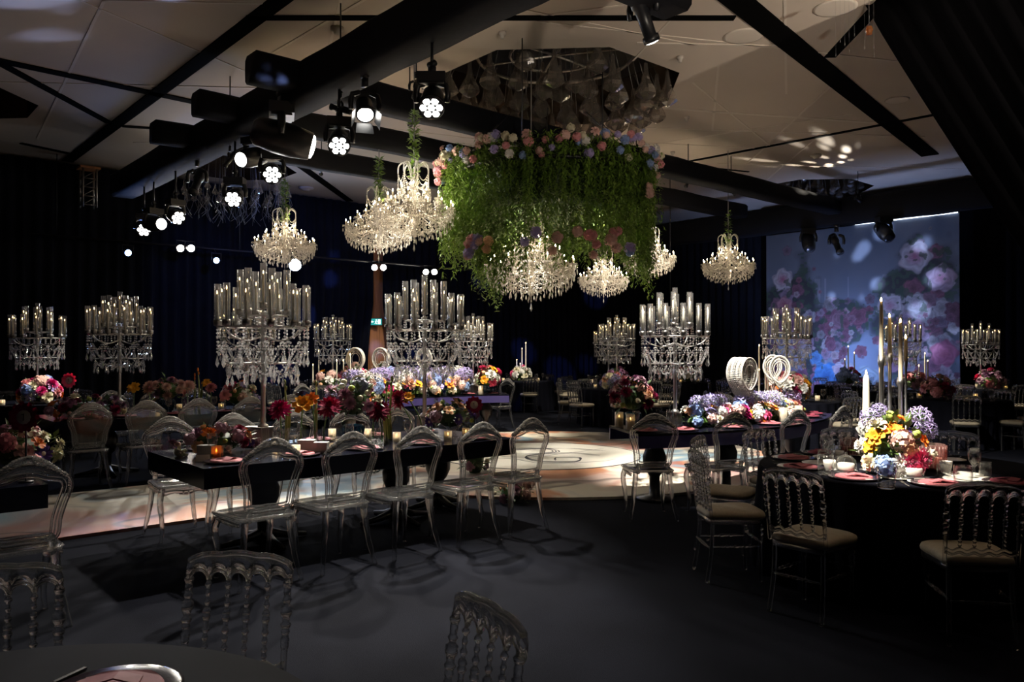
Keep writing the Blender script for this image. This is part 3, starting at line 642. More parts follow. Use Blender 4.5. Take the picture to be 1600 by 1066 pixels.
    for k in range(9): orn.ball(((k-4)*.014, .233, .405+.008*math.cos(k*2.1)), .009, 6, 4)
    ornament = orn.mesh('carving', 'acrylic_carved')
    parts = [('seat', seat, Matrix(), None, []), ('apron', apron, Matrix(), None, [('carving', ornament, Matrix(), None)]), ('back_frame', frame, Matrix(), None, [('crest', crest, Matrix(), None), ('moulding', web, Matrix(), None)]), ('back_panel', panel, Matrix(), None, [])]
    fl = MB().tube(smooth_path([(0, 0, .45), (.012, .012, .40), (.022, .022, .34), (.008, .010, .22), (-.002, .0, .12), (.006, .008, .04), (.014, .018, .0)], 3), [.026]*3+[.027]*3+[.025]*3+[.020]*3+[.017]*3+[.015]*3+[.018], 8).mesh('leg', 'acrylic')
    rl = MB().tube(smooth_path([(0, 0, .45), (.004, 0, .40), (.015, -.006, .30), (.03, -.02, .18), (.048, -.04, .08), (.06, -.058, .02), (.062, -.06, 0)], 3), [.026]*4+[.024]*4+[.02]*4+[.017]*4+[.016, .017, .019], 8).mesh('leg', 'acrylic')
    for s in (-1, 1):
        parts.append(('leg', fl, T(s*.185, .18, 0, 0, (s, 1, 1)), None, [])); parts.append(('leg', rl, T(s*.160, -.195, 0, 0, (s, 1, 1)), None, []))
    return parts
GHOST = ghost_chair()
# ------------------------------------------------------------------ clear spindle-back chair with ivory cushion
def spindle_chair(lite=False):
    n = 5 if lite else 8
    tilt = lambda z: -.185-.13*(z-.46)
    def turned(x, y0, z0, y1, z1, r, beads):
        """a turned rod between two heights with beads"""
        P = []; Rr = []; K = 46 if not lite else 22
        for i in range(K+1):
            u = i/K; z = z0+(z1-z0)*u; rad = r
            for bu, br, bw in beads:
                d = (u-bu)/bw
                if abs(d) < 1: rad = max(rad, r+(br-r)*math.sqrt(1-d*d))
            P.append((x, y0+(y1-y0)*u, z)); Rr.append(rad)
        return P, Rr
    zb, zt = .535, .795
    beads = [(.06, .011, .03), (.14, .012, .03), (.26, .0115, .03), (.36, .014, .035), (.45, .010, .05), (.53, .015, .04), (.60, .015, .04), (.72, .012, .03), (.84, .010, .025), (.95, .013, .03)]
    sp = MB().tube(*turned(0, tilt(zb), zb, tilt(zt), zt, .0065, beads), n=n).mesh('spindle', 'acrylic')
    pb = [(b[0]*.62+.36, b[1]*1.45, b[2]*.62) for b in beads]
    pp = MB().tube(*turned(0, tilt(.44), .44, tilt(zt+.02), zt+.02, .012, pb), n=n).mesh('post', 'acrylic')
    cr = MB(); w5 = .371/5; A = []; B = []
    K = 61 if not lite else 31
    for i in range(K):
        x = -.1975+.395*i/(K-1); u = (abs(x)/.1975)
        zt2 = .888-.030*u**2.5+.006*abs(math.cos(x/.1975*PI*1.5)); 
        if u > .96: zt2 -= .02*(u-.96)/.04
        t = (x+.1855)/w5; fr_ = t-math.floor(t); zl = zt+.005+.030*math.sqrt(max(0, 1-((fr_-.5)*2*1.12)**2)) if 0 < t < 5 else zt
        A.append((x, tilt(.84), zl)); B.append((x, tilt(.84)-.006, zt2))
    cr.strip(A, B, .02)
    for k in range(5):                              # rolled arches
        x0 = -.1855+w5*k; cr.tube([(x0+w5*(.5-.46*math.cos(PI*i/10)), tilt(.82), zt+.003+.034*math.sin(PI*i/10)) for i in range(11)], .0075, n)
    cr.tube([(b[0], b[1], b[2]) for b in B[1:-1:2]], .011, n)
    crest = cr.mesh('crest_rail', 'acrylic')
    lr = MB(); K = 41
    lr.strip([(x, tilt(.5), .500+.006*math.cos((x+.1855)/w5*2*PI)) for x in np.linspace(-.185, .185, K)], [(x, tilt(.53), .530+.008*math.cos((x+.1855)/w5*2*PI)) for x in np.linspace(-.185, .185, K)], .014)
    lr.tube([(x, tilt(.5), .500+.006*math.cos((x+.1855)/w5*2*PI)) for x in np.linspace(-.185, .185, K)], .007, n)
    low = lr.mesh('lower_rail', 'acrylic')
    def outline(g):
        P = [(-.165-g, -.185-g), (-.185-g, -.02), (-.205-g, .11), (-.16-g, .195+g*.6), (0, .215+g), (.16+g, .195+g*.6), (.205+g, .11), (.185+g, -.02), (.165+g, -.185-g), (0, -.195-g)]
        return [(p.x, p.y) for p in smooth_path([(x, y, 0) for x, y in P], 3, True)]
    o = outline(0); st = MB(); m = len(o); v = [(x, y, z) for z in (.405, .435) for x, y in o]
    st.add(v, [(i, (i+1) % m, m+(i+1) % m, m+i) for i in range(m)]+[tuple(range(m, 2*m)), tuple(range(m-1, -1, -1))])
    seat = st.mesh('seat_frame', 'acrylic')
    cu = MB(); prof = [(.95, .436), (1.02, .446), (1.03, .460), (1.0, .476), (.9, .487), (.6, .494), (.2, .497)]
    v = [(x*k, y*k, z) for k, z in prof for x, y in o]; f = []
    for j in range(len(prof)-1):
        for i in range(m): q = (i+1) % m; f.append((j*m+i, j*m+q, (j+1)*m+q, (j+1)*m+i))
    f.append(tuple((len(prof)-1)*m+i for i in range(m))); cu.add(v, f); cushion = cu.mesh('cushion', 'cushion')
    lb = [(.03, .014, .03), (.70, .020, .02), (.75, .020, .02), (.82, .022, .03), (.90, .023, .03)]
    fl = MB().tube(*turned(0, 0, .0, 0, .41, .0125, lb), n=n).mesh('leg', 'acrylic')
    rl = MB().tube(smooth_path([(0, 0, .45), (0, -.004, .3), (.006, -.018, .15), (.014, -.045, 0)], 4), .0145, n).mesh('leg', 'acrylic')
    def stretch(L): 
        return MB().tube(*turned(0, -L/2, 0, L/2, 0, .007, [(.2, .010, .03), (.3, .012, .04), (.4, .010, .03), (.5, .014, .05), (.6, .010, .03), (.7, .012, .04), (.8, .010, .03)]), n=n)
    if lite:
        mb = MB()
        def absorb(me, mx):
            V = np.array([tuple(mx @ v.co) for v in me.vertices]); mb.add(V, [tuple(p.vertices) for p in me.polygons])
        for k in range(4): absorb(sp, T(-.1855+w5*(k+1), 0, 0))
        for s in (-1, 1): absorb(pp, T(s*.1855, 0, 0)); absorb(fl, T(s*.16, .165, 0)); absorb(rl, T(s*.16, -.17, 0, 0, (s, 1, 1)))
        absorb(crest, Matrix()); absorb(low, Matrix()); absorb(seat, Matrix())
        for s in (-1, 1): absorb(stretch(.33).mesh('stretcher', 'acrylic'), T(s*.165, 0, .25))
        absorb(stretch(.32).mesh('stretcher', 'acrylic'), T(0, .165, .28, PI/2)); absorb(stretch(.32).mesh('stretcher', 'acrylic'), T(0, -.19, .24, PI/2))
        return [('frame', mb.mesh('frame', 'acrylic'), Matrix(), None, []), ('cushion', cushion, Matrix(), None, [])]
    parts = [('seat_frame', seat, Matrix(), None, []), ('cushion', cushion, Matrix(), None, []), ('crest_rail', crest, Matrix(), None, []), ('lower_rail', low, Matrix(), None, [])]
    for k in range(4): parts.append(('spindle', sp, T(-.1855+w5*(k+1), 0, 0), None, []))
    sl = stretch(.33).mesh('stretcher', 'acrylic'); sw = stretch(.32).mesh('stretcher', 'acrylic')
    for s in (-1, 1):
        parts += [('back_post', pp, T(s*.1855, 0, 0), None, []), ('leg', fl, T(s*.16, .165, 0), None, []), ('leg', rl, T(s*.16, -.17, 0, 0, (s, 1, 1)), None, []), ('stretcher', sl, T(s*.165, -.005, .25), None, [])]
    parts += [('stretcher', sw, T(0, .165, .28, PI/2), None, []), ('stretcher', sw, T(0, -.195, .24, PI/2), None, [])]
    return parts
SPIN = spindle_chair(); SPIN_FAR = spindle_chair(True)
def face(p, q): return math.atan2(q[1]-p[1], q[0]-p[0])-PI/2
# ------------------------------------------------------------------ tables
TH = .76
def long_table(x0, x1, y0, y1, label, legs):
    t = thing('long_table', label, 'table', ((x0+x1)/2, (y0+y1)/2, 0), 0, 'long lacquered tables'); L, W_ = x1-x0, y1-y0
    obj('tabletop', MB().box((0, 0, TH-.0125), (L, W_, .025)).mesh('tabletop', 'lacquer', False), t)
    a = MB(); h = .125
    for c, d in (((0, -W_/2+.015, 0), (L, .03, h)), ((0, W_/2-.015, 0), (L, .03, h)), ((-L/2+.015, 0, 0), (.03, W_-.06, h)), ((L/2-.015, 0, 0), (.03, W_-.06, h))): a.box((c[0], c[1], TH-.025-h/2), d)
    obj('apron', a.mesh('apron', 'lacquer', False), t)
    lg = MB().lathe([(.05, 0), (.05, .635)], 12).lathe([(.05, .60), (.055, .56), (.10, .54), (.13, .46), (.125, .38), (.09, .30), (.055, .26), (.05, .1), (.06, .06)], 20).mesh('pedestal', 'black_paint')
    ft = MB().tube([(-.38, 0, .02), (-.2, 0, .04), (0, 0, .09), (.2, 0, .04), (.38, 0, .02)], [.02, .03, .05, .03, .02], 8).tube([(0, -.38, .02), (0, -.2, .04), (0, 0, .09), (0, .2, .04), (0, .38, .02)], [.02, .03, .05, .03, .02], 8).mesh('foot', 'black_paint')
    for x, y in legs:
        p = obj('pedestal', lg, t, T(x, y, 0)); obj('foot', ft, p)
    return t
long_table(2.08, 5.04, 5.75, 7.04, 'long black lacquered table in front, laden with dahlias and bud vases', [(-.75, 0), (.55, 0), (1.25, .3)])
long_table(-1.86, 1.10, 5.75, 7.04, 'black lacquered table cut by the left edge behind a clear chair', [(.7, 0), (-.7, 0)])
long_table(2.08, 5.04, 10.55, 11.85, 'black lacquered table beyond the runner, with pink dahlias in vases', [(-.75, 0), (.75, 0)])
def arc_table(a0, a1, r0, r1, label):
    t = thing('arc_table', label, 'table', (CX, CY, 0), 0, 'curved tables round the dance floor')
    A = np.radians(np.linspace(a0, a1, 41))
    def slab(ri, ro, z0, z1):
        k = len(A); v = []; 
        for r, z in ((ri, z0), (ro, z0), (ro, z1), (ri, z1)): v += [(r*math.cos(a), r*math.sin(a), z) for a in A]
        f = []
        for i in range(k-1):
            for q in range(4): p = (q+1) % 4; f.append((q*k+i, q*k+i+1, p*k+i+1, p*k+i))
        f += [(0, k, 2*k, 3*k), (4*k-1, 3*k-1, 2*k-1, k-1)]
        return MB().add(v, f)
    obj('tabletop', slab(r0, r1, TH-.025, TH).mesh('tabletop', 'lacquer', False), t)
    ap = slab(r0, r0+.03, TH-.15, TH-.025); b = slab(r1-.03, r1, TH-.15, TH-.025); ap.add(np.concatenate(b.V), b.Fs)
    obj('apron', ap.mesh('apron', 'lacquer_bluelit', False), t)
    lg = MB().lathe([(.2, 0), (.2, .03), (.06, .05), (.055, .25), (.12, .36), (.13, .46), (.10, .54), (.05, .6), (.05, .62)], 18).mesh('pedestal', 'black_paint')
    for k in range(4):
        a = math.radians(a0+(a1-a0)*(.1+.8*k/3)); r = (r0+r1)/2; obj('pedestal', lg, t, T(r*math.cos(a), r*math.sin(a), 0))
    return t
arc_table(-119.6, -61, 3.08, 4.0, 'curved table, apron coloured as if blue-lit, near right side of the dance floor')
arc_table(59, 121, 3.08, 4.0, 'curved table, apron coloured as if blue-lit, far side of the dance floor')
def round_table(x, y, R, label):
    t = thing('round_table', label, 'table', (x, y, 0), 0, 'round tables in black cloth')
    obj('tabletop', MB().lathe([(0, .735), (R, .735), (R+.006, .75), (R, TH), (0, TH)], 64, cap=False).mesh('tabletop', 'tablecloth'), t)
    v = []; f = []; n = 160; rows = [(.0, TH-.004), (.02, .70), (.035, .5), (.055, .25), (.075, .012)]
    for j, (d, z) in enumerate(rows):
        for i in range(n):
            a = 2*PI*i/n; r = R+.004+d*(.6+.55*math.sin(a*26+.6*math.sin(a*3)))*(j > 0); v.append((r*math.cos(a), r*math.sin(a), z))
    for j in range(len(rows)-1):
        for i in range(n): q = (i+1) % n; f.append(((j+1)*n+i, (j+1)*n+q, j*n+q, j*n+i))
    obj('skirt', MB().add(v, f).mesh('skirt', 'tablecloth'), t); return t
RND = dict(NR=(5.95, 2.5, 1.0, 'round table under the spotlit bouquet at right'), NL=(.15, 1.9, .8, 'round table cut by the bottom left corner'),
           A=(12.1, 6.95, .8, 'round table behind the beaded white lanterns'), B=(14.55, 5.3, .85, 'round table with pink and wine flowers at far right'),
           C=(18.2, 8.9, .75, 'far round table with a red bloom before the backdrop'), D=(18.8, 6.3, .8, 'far right round table under the rightmost candelabra'),
           E=(16.6, 7.0, .75, 'round table before the pale roses of the backdrop'), F=(17.0, 10.4, .75, 'far round table hidden behind the beaded lanterns'),
           G=(16.7, 12.6, .8, 'far round table behind the crystal candelabra right of centre'), H=(13.0, 11.5, .8, 'round table behind the dance floor with pink roses'),
           I=(15.0, 13.55, .75, 'far round table with blue lit candelabra'), J=(14.15, 15.9, .85, 'far round table spotlit with white tapers'),
           K=(8.3, 15.4, .85, 'far round table left of the timber panel'), L=(2.6, 14.5, .9, 'round table with spotlit flowers at far left'))
for k, (x, y, r, lb) in RND.items(): round_table(x, y, r, 'black-clothed ' + lb)
# ------------------------------------------------------------------ chairs in place
def ghosts(spots, base, group):
    objs = []
    for x, y, rz in spots: objs.append(put(GHOST, 'baroque_chair', base, 'chair', (x, y, 0), rz, group))
    order(objs, base); return objs
rj = random.Random(5)
j = lambda a: rj.uniform(-a, a)
ghosts([(x, 5.44+j(.02), j(.05)) for x in (2.33, 2.93, 3.53, 4.14, 4.72)], 'clear baroque chair with its back to us at the front long table', 'clear chairs, front of the long table')
ghosts([(x, 7.10+j(.03), PI+j(.05)) for x in (2.36, 2.93, 3.55, 4.15, 4.75)], 'clear baroque chair behind the front long table, facing us', 'clear chairs behind the long table')
ghosts([(.88, 5.46, .03), (.28, 5.44, 0)], 'clear baroque chair at the cropped left table', 'clear chairs at the left table')
ghosts([(x, 10.18+j(.03), j(.06)) for x in (2.33, 2.93, 3.53, 4.14, 4.72)], 'clear baroque chair with back to us at the table beyond the runner', 'clear chairs beyond the runner')
ghosts([(x, 12.2+j(.03), PI+j(.06)) for x in (3.2, 3.8, 4.4, 5.0)], 'clear baroque chair on the far side of the table beyond the runner', 'clear chairs far side beyond the runner')
arc = []
for a in (-121, -110.5, -100.5, -90.5, -80.5, -71):
    r = 4.36; p = (CX+r*math.cos(math.radians(a)), CY+r*math.sin(math.radians(a))); arc.append((p[0], p[1], face(p, (CX, CY))+j(.05)))
arc[0] = (6.08, 4.98, face((0, 0), (.62, .78)))
ghosts(arc, 'clear baroque chair outside the near right curved table', 'clear chairs at the near right curved table')
arc = []
for a in (67, 78, 90, 102, 114):
    r = 4.3; p = (CX+r*math.cos(math.radians(a)), CY+r*math.sin(math.radians(a))); arc.append((p[0], p[1], face(p, (CX, CY))+j(.05)))
ghosts(arc, 'clear baroque chair outside the far curved table', 'clear chairs at the far curved table')
ghosts([(10.35, 12.35, face((10.35, 12.35), (9.0, 12.3)))], 'clear baroque chair at the right end of the far curved table', 'clear chairs at table ends')
TAKEN = []
def spins(key, angles, base, far=True, gap=.30):
    x, y, r, _ = RND[key]; objs = []
    for a in angles:
        rr_ = r+gap+j(.03); p = (x+rr_*math.cos(math.radians(a)), y+rr_*math.sin(math.radians(a)))
        if far and (any(math.hypot(p[0]-q[0], p[1]-q[1]) < .5 for q in TAKEN) or any(k2 != key and math.hypot(p[0]-t2[0], p[1]-t2[1]) < t2[2]+.24 for k2, t2 in RND.items())): continue
        TAKEN.append(p)
        objs.append(put(SPIN_FAR if far else SPIN, 'spindle_chair', base, 'chair', (p[0], p[1], 0), face(p, (x, y))+j(.08), 'clear spindle chairs with ivory cushions'))
    order(objs, base)
spins('NR', (180, 217, 143, 107, 73, 42, 9), 'clear spindle chair, ivory cushion, at spotlit round table', False)
spins('NL', (42, -5, 77), 'clear spindle chair at the cropped table bottom left', False, .26)
for k, lb in dict(A='table behind the beaded lanterns', B='far right table with wine flowers', C='far table with the red bloom', D='far right candelabra table', E='table before the backdrop roses',
                  F='table hidden behind the lanterns', G='table behind the crystal candelabra', H='table with pink roses behind dance floor', I='table with blue lit candelabra', J='far table with white tapers', K='far table left of timber panel', L='far left table with spotlit flowers').items():
    spins(k, [a+RND[k][0]*37 % 30 for a in range(0, 360, 45)], 'clear spindle chair at ' + lb, True, .28)
# ------------------------------------------------------------------ crystal candelabra with candles in glass tubes
OCTV = [(1, 0, 0), (0, 1, 0), (-1, 0, 0), (0, -1, 0), (0, 0, 1), (0, 0, -1)]
OCTF = [(0, 1, 4), (1, 2, 4), (2, 3, 4), (3, 0, 4), (1, 0, 5), (2, 1, 5), (3, 2, 5), (0, 3, 5)]
DROPV = [(.6*math.cos(k*PI/3), .6*math.sin(k*PI/3), -.35) for k in range(6)]+[(0, 0, 1), (0, 0, -1)]
DROPF = [(k, (k+1) % 6, 6) for k in range(6)]+[((k+1) % 6, k, 7) for k in range(6)]
def bead_string(L, p, q, sag, step, r):
    p, q = Vector(p), Vector(q); n = max(2, int(((q-p).length+sag)/step))
    for i in range(n+1):
        u = i/n; c = p.lerp(q, u)-Vector((0, 0, sag*4*u*(1-u))); L.append(Matrix.Translation(c) @ Matrix.Rotation(i*1.3, 4, 'Z') @ Matrix.Diagonal((r, r, r*1.15, 1)))
def candelabra():
    R1, R2, ZR = .385, .20, 1.05
    base = MB()
    base.box((0, 0, .01), (.15, .15, .02)); base.box((0, 0, .085), (.115, .115, .13)); base.box((0, 0, .158), (.14, .14, .016))
    for k in range(6):
        for s in (-1, 1): base.tube([((k-2.5)*.019, s*.0575, .022), ((k-2.5)*.019, s*.0575, .15)], .006, 5); base.tube([(s*.0575, (k-2.5)*.019, .022), (s*.0575, (k-2.5)*.019, .15)], .006, 5)
    pole = MB().lathe([(.05, .166), (.045, .18), (.02, .20), (.026, .22), (.021, .25), (.021, .60), (.027, .62), (.021, .64), (.021, 1.0), (.03, 1.02), (.018, 1.05), (.018, 1.16), (.03, 1.18), (.012, 1.2)], 14)
    fr = MB()
    ring = lambda r, z, n=40: [(r*math.cos(a), r*math.sin(a), z) for a in np.linspace(0, 2*PI, n+1)[:-1]]
    fr.tube(ring(R1, ZR), .008, 6, closed=True); fr.tube(ring(R2, ZR+.10), .007, 6, closed=True); fr.tube(ring(.30, .73), .006, 6, closed=True)
    for k in range(6):
        a = k*PI/3; c, s = math.cos(a), math.sin(a)
        fr.tube(smooth_path([(0, 0, .98), (.15*c, .15*s, .93), (.30*c, .30*s, .97), (R1*c, R1*s, ZR)], 4), .007, 6); fr.tube([(0, 0, 1.12), (R2*c, R2*s, ZR+.10)], .006, 5)
        fr.tube([(.017*c, .017*s, .74), (.30*c, .30*s, .73)], .0045, 5)
    cups = [(R1*math.cos(a), R1*math.sin(a), ZR) for a in [k*2*PI/12+.1 for k in range(12)]]+[(R2*math.cos(a), R2*math.sin(a), ZR+.10) for a in [k*2*PI/6+.3 for k in range(6)]]+[(0, 0, ZR+.16)]
    cup = MB().lathe([(.006, -.01), (.012, .0), (.033, .012), (.035, .06), (.032, .06)], 12).mesh('candle_cup', 'chrome_dark')
    cr = MB(); beads = []; drops = []; rnd = random.Random(1)
    n = 30
    for k in range(n):                                    # fringe under the ring
        a = 2*PI*k/n; c, s = math.cos(a), math.sin(a)
        for i in range(3): beads.append(T(R1*c, R1*s, ZR-.022-.032*i, a, (.014, .014, .016)))
        if k % 2 == 0:
            for i in range(3): beads.append(T(R2*1.05*c, R2*1.05*s, ZR+.085-.026*i, a, (.011, .011, .013)))
    for k in range(12):
        a, b = 2*PI*k/12, 2*PI*(k+1)/12; m = (a+b)/2; P_ = lambda r, t, z: (r*math.cos(t), r*math.sin(t), z)
        bead_string(beads, P_(R1, a, ZR-.10), P_(R1, b, ZR-.10), .10, .030, .0115); bead_string(beads, P_(R1, a, ZR-.10), P_(.30, m, .73), .03, .028, .012); bead_string(beads, P_(R1, b, ZR-.10), P_(.30, m, .73), .03, .028, .012)
        bead_string(beads, P_(.30, m, .73), P_(.30, m+PI/6, .73), .09, .030, .012); bead_string(beads, P_(.30, m, .72), P_(.10, m, .70), .10, .036, .0115) if k % 2 else None
        for i in range(4): beads.append(T(R1*math.cos(a), R1*math.sin(a), ZR-.13-.03*i, 0, .012))
        drops.append(T(R1*math.cos(a), R1*math.sin(a), ZR-.30, rnd.random()*3, (.032, .032, .058)))
        drops.append(T(.30*math.cos(m), .30*math.sin(m), .65, rnd.random()*3, (.034, .034, .062))); beads.append(T(.30*math.cos(m), .30*math.sin(m), .715, 0, .013))
        drops.append(T(.30*math.cos(a), .30*math.sin(a), .575, rnd.random()*3, (.026, .026, .05)))
        if k % 2: drops.append(T(.10*math.cos(m), .10*math.sin(m), .60, 0, (.026, .026, .05)))
        drops.append(T(R1*math.cos(m), R1*math.sin(m), ZR-.225, rnd.random()*3, (.02, .02, .036)))
    for k in range(14): beads.append(T(.03*math.cos(k*2.4), .03*math.sin(k*2.4), 1.07+.012*k, 0, .013))
    cr.many(OCTV, OCTF, beads); dr = MB().many(DROPV, DROPF, drops)
    parts = [('base', base.mesh('base', 'chrome_dark', False), Matrix(), None, []), ('pole', pole.mesh('pole', 'chrome'), Matrix(), None, []), ('ring_frame', fr.mesh('ring_frame', 'chrome'), Matrix(), None, []),
             ('bead_swags', cr.mesh('bead_swags', 'crystal', False), Matrix(), 'stuff', []), ('crystal_drops', dr.mesh('crystal_drops', 'crystal', False), Matrix(), 'stuff', [])]
    tb = {}; rnd = random.Random(9)
    for h in (.36, .40): tb[h] = MB().lathe([(.031, 0), (.031, h), (.0285, h), (.0285, .004)], 16, cap=False).mesh('glass_tube', 'tube_glass')
    cd = {h: MB().lathe([(0, 0), (.0105, 0), (.0100, h), (.006, h+.004), (0, h+.004)], 10, cap=False).mesh('candle', 'wax') for h in (.27, .30)}
    flm = MB().lathe([(0, 0), (.0042, .006), (.0048, .012), (.0030, .022), (0, .033)], 6, cap=False).mesh('flame', 'flame')
    for i, (x, y, z) in enumerate(cups):
        h = .36 if i < 12 else .40; ch = .27 if i % 2 else .30
        parts.append(('candle_cup', cup, T(x, y, z), None, [])); parts.append(('glass_tube', tb[h], T(x, y, z+.012), None, []))
        parts.append(('candle', cd[ch], T(x, y, z+.012, 0, 1, rnd.uniform(-.025, .025), rnd.uniform(-.025, .025)), None, [('flame', flm, T(0, 0, ch+.004), None)]))
    return parts
CANDEL = candelabra()
cspots = [((2.98, 6.80), 1.0, 'tall crystal candelabra on the front long table, left one'), ((4.75, 6.85), 1.0, 'tall crystal candelabra on the front long table, right one'),
          ((3.02, 11.45), 1.0, 'crystal candelabra at left on the table beyond the runner'), ((4.75, 11.40), .97, 'crystal candelabra half hidden behind the front left candelabra'),
          ((CX+3.35*math.cos(math.radians(-107.5)), CY+3.35*math.sin(math.radians(-107.5))), .95, 'bright crystal candelabra on the near right curved table'),
          ((CX+3.6*math.cos(math.radians(69)), CY+3.6*math.sin(math.radians(69))), .95, 'crystal candelabra on the right end of the far curved table'),
          ((12.05, 6.95), .98, 'crystal candelabra behind the beaded white lanterns'), ((13.0, 11.5), .98, 'crystal candelabra among the round tables behind the dance floor'),
          ((8.3, 15.4), .98, 'small far crystal candelabra left of the timber panel'), ((2.62, 14.55), .98, 'leftmost crystal candelabra above spotlit flowers'),
          ((16.5, 7.0), .95, 'dim crystal candelabra before the printed backdrop'), ((18.8, 6.3), .9, 'rightmost crystal candelabra against black drape'), ((15.0, 13.55), .92, 'blue lit crystal candelabra left of the round table cluster')]
for (x, y), sc, lb in cspots: put(CANDEL, 'crystal_candelabra', lb, 'candelabra', (x, y, TH), random.random()*.5, 'crystal candelabras', sc)

# ------------------------------------------------------------------ blooms
def petals(mb, n, r0, L, Wd, tilt, cup, z, ph=0, m=0, rnd=None, pinch=.55):
    for k in range(n):
        a = 2*PI*k/n+ph+(rnd.uniform(-.1, .1) if rnd else 0); c, s = math.cos(a), math.sin(a); v = []
        tl = tilt+(rnd.uniform(-.12, .12) if rnd else 0)
        for i, u in enumerate((0, .55, 1.0)):
            w_ = Wd*(.45, 1.0, pinch)[i]; tt = tl-cup*u; d = L*u
            rad = r0+d*math.cos(tt); zz = z+d*math.sin(tt)
            for q in (-1, 0, 1): v.append((c*rad-s*q*w_*.5, s*rad+c*q*w_*.5, zz+abs(q)*w_*.18))
        mb.add(v, [(0, 1, 4, 3), (1, 2, 5, 4), (3, 4, 7, 6), (4, 5, 8, 7)], m)
def bloom(kind, col):
    rnd = random.Random(len(kind)*7+len(col)); mb = MB(); p = 'petal_'+col
    if kind == 'rose':
        for n, r0, L, W_, t, c, z in ((6, .30, .75, .62, .55, .75, -.10), (6, .24, .66, .58, .95, .6, .0), (5, .16, .58, .5, 1.2, .35, .08), (4, .08, .5, .42, 1.4, .1, .12), (3, .02, .45, .3, 1.55, 0, .16)): petals(mb, n, r0, L, W_, t, c, z, rnd.random()*6, 0, rnd, .8)
        mb.ball((0, 0, .05), .3, 8, 5); return mb.mesh('bloom', p)
    if kind == 'dahlia':
        for i in range(8):
            t = -.35+i*.25; petals(mb, 15-i, .12-.01*i, .92-.075*i, .24, t, -.15, .02*i, i*.21, 0, rnd, .35)
        mb.ball((0, 0, .2), .2, 8, 5); return mb.mesh('bloom', p)
    if kind == 'hydrangea':
        V = []
        for i in range(85):
            z = 1-2*(i+.5)/85*.86; a = i*2.39996; r = math.sqrt(max(0, 1-z*z)); d = Vector((r*math.cos(a), r*math.sin(a), z)); V.append(aim(d*(.72+.22*rnd.random()), d+Vector((rnd.uniform(-.5, .5), rnd.uniform(-.5, .5), rnd.uniform(-.5, .5))), rnd.random()*6, rnd.uniform(.17, .25)))
        fl = MB(); 
        for k in range(4):
            a = k*PI/2; c, s = math.cos(a), math.sin(a); fl.add([(0, 0, 0), (c*.55-s*.5, s*.55+c*.5, .12), (c*1.05, s*1.05, .0), (c*.55+s*.5, s*.55-c*.5, .12)], [(0, 3, 2, 1)])
        mb.many(np.concatenate(fl.V), fl.Fs, V); mb.ball((0, 0, 0), .56, 8, 6); return mb.mesh('bloom', p)
    if kind == 'agapanthus':
        for i in range(22):
            z = 1-1.5*(i+.5)/22; a = i*2.39996; r = math.sqrt(max(0, 1-z*z)); d = Vector((r*math.cos(a), r*math.sin(a), z)); q = d*.64
            mb.tube([(0, 0, 0), tuple(q)], .02, 3, m=1); t = MB(); petals(t, 5, .02, .42, .075, 1.05, .8, 0, 0, 0, rnd, .5); mb.many(np.concatenate(t.V), t.Fs, [aim(q, d, rnd.random()*6)])
        return mb.mesh('bloom', [p, 'stem'])
    if kind == 'poppy':
        petals(mb, 6, .06, .95, .72, .35, .25, 0, 0, 0, rnd, .75); petals(mb, 5, .05, .6, .5, .85, .2, .05, .5, 0, rnd, .7); mb.ball((0, 0, .16), .16, 8, 5, m=1); return mb.mesh('bloom', [p, 'petal_amber'])
    if kind == 'daisy':
        petals(mb, 12, .15, .85, .34, .12, .1, 0, 0, 0, rnd, .6); petals(mb, 9, .1, .55, .3, .4, .1, .04, .2, 0, rnd, .6); mb.ball((0, 0, .06), .26, 10, 5, (1, 1, .6), m=1); return mb.mesh('bloom', [p, 'petal_cream'])
    if kind == 'bud':
        mb.lathe([(.05, -.7), (.5, -.45), (.72, 0), (.55, .45), (.25, .7), (0, .72)], 9, cap=False); petals(mb, 3, .3, 1.1, .8, 1.5, .25, -.45, .3, 0, None, .5); return mb.mesh('bloom', p)
BL = {}
def getbloom(kind, col):
    if (kind, col) not in BL: BL[kind, col] = bloom(kind, col)
    return BL[kind, col]
LEAFV = [(0, 0, 0), (.28, .5, .06), (0, .55, -.02), (-.28, .5, .06), (0, 1.15, -.10)]; LEAFF = [(0, 2, 1), (0, 3, 2), (1, 2, 4), (2, 3, 4)]
def foliage(rx, ry, rz, n, size, seed, mat='leaf'):
    rnd = random.Random(seed); L = []
    for i in range(n):
        z = rnd.uniform(-.5, 1); a = rnd.random()*6.283; r = math.sqrt(max(.05, 1-min(1, z*z))); d = Vector((r*math.cos(a), r*math.sin(a), z)); k = rnd.uniform(.45, 1.02)
        L.append(Matrix.Translation((d.x*rx*k, d.y*ry*k, d.z*rz*k)) @ (d+Vector((rnd.uniform(-.6, .6), rnd.uniform(-.6, .6), rnd.uniform(-.3, .6)))).to_track_quat('Y', 'Z').to_matrix().to_4x4() @ Matrix.Diagonal((size*rnd.uniform(.6, 1.3),)*3+(1,)))
    m = MB().many(LEAFV, LEAFF, L); m.ball((0, 0, 0), 1, 10, 6, (rx*.62, ry*.62, rz*.6)); return m.mesh('foliage', mat, False)
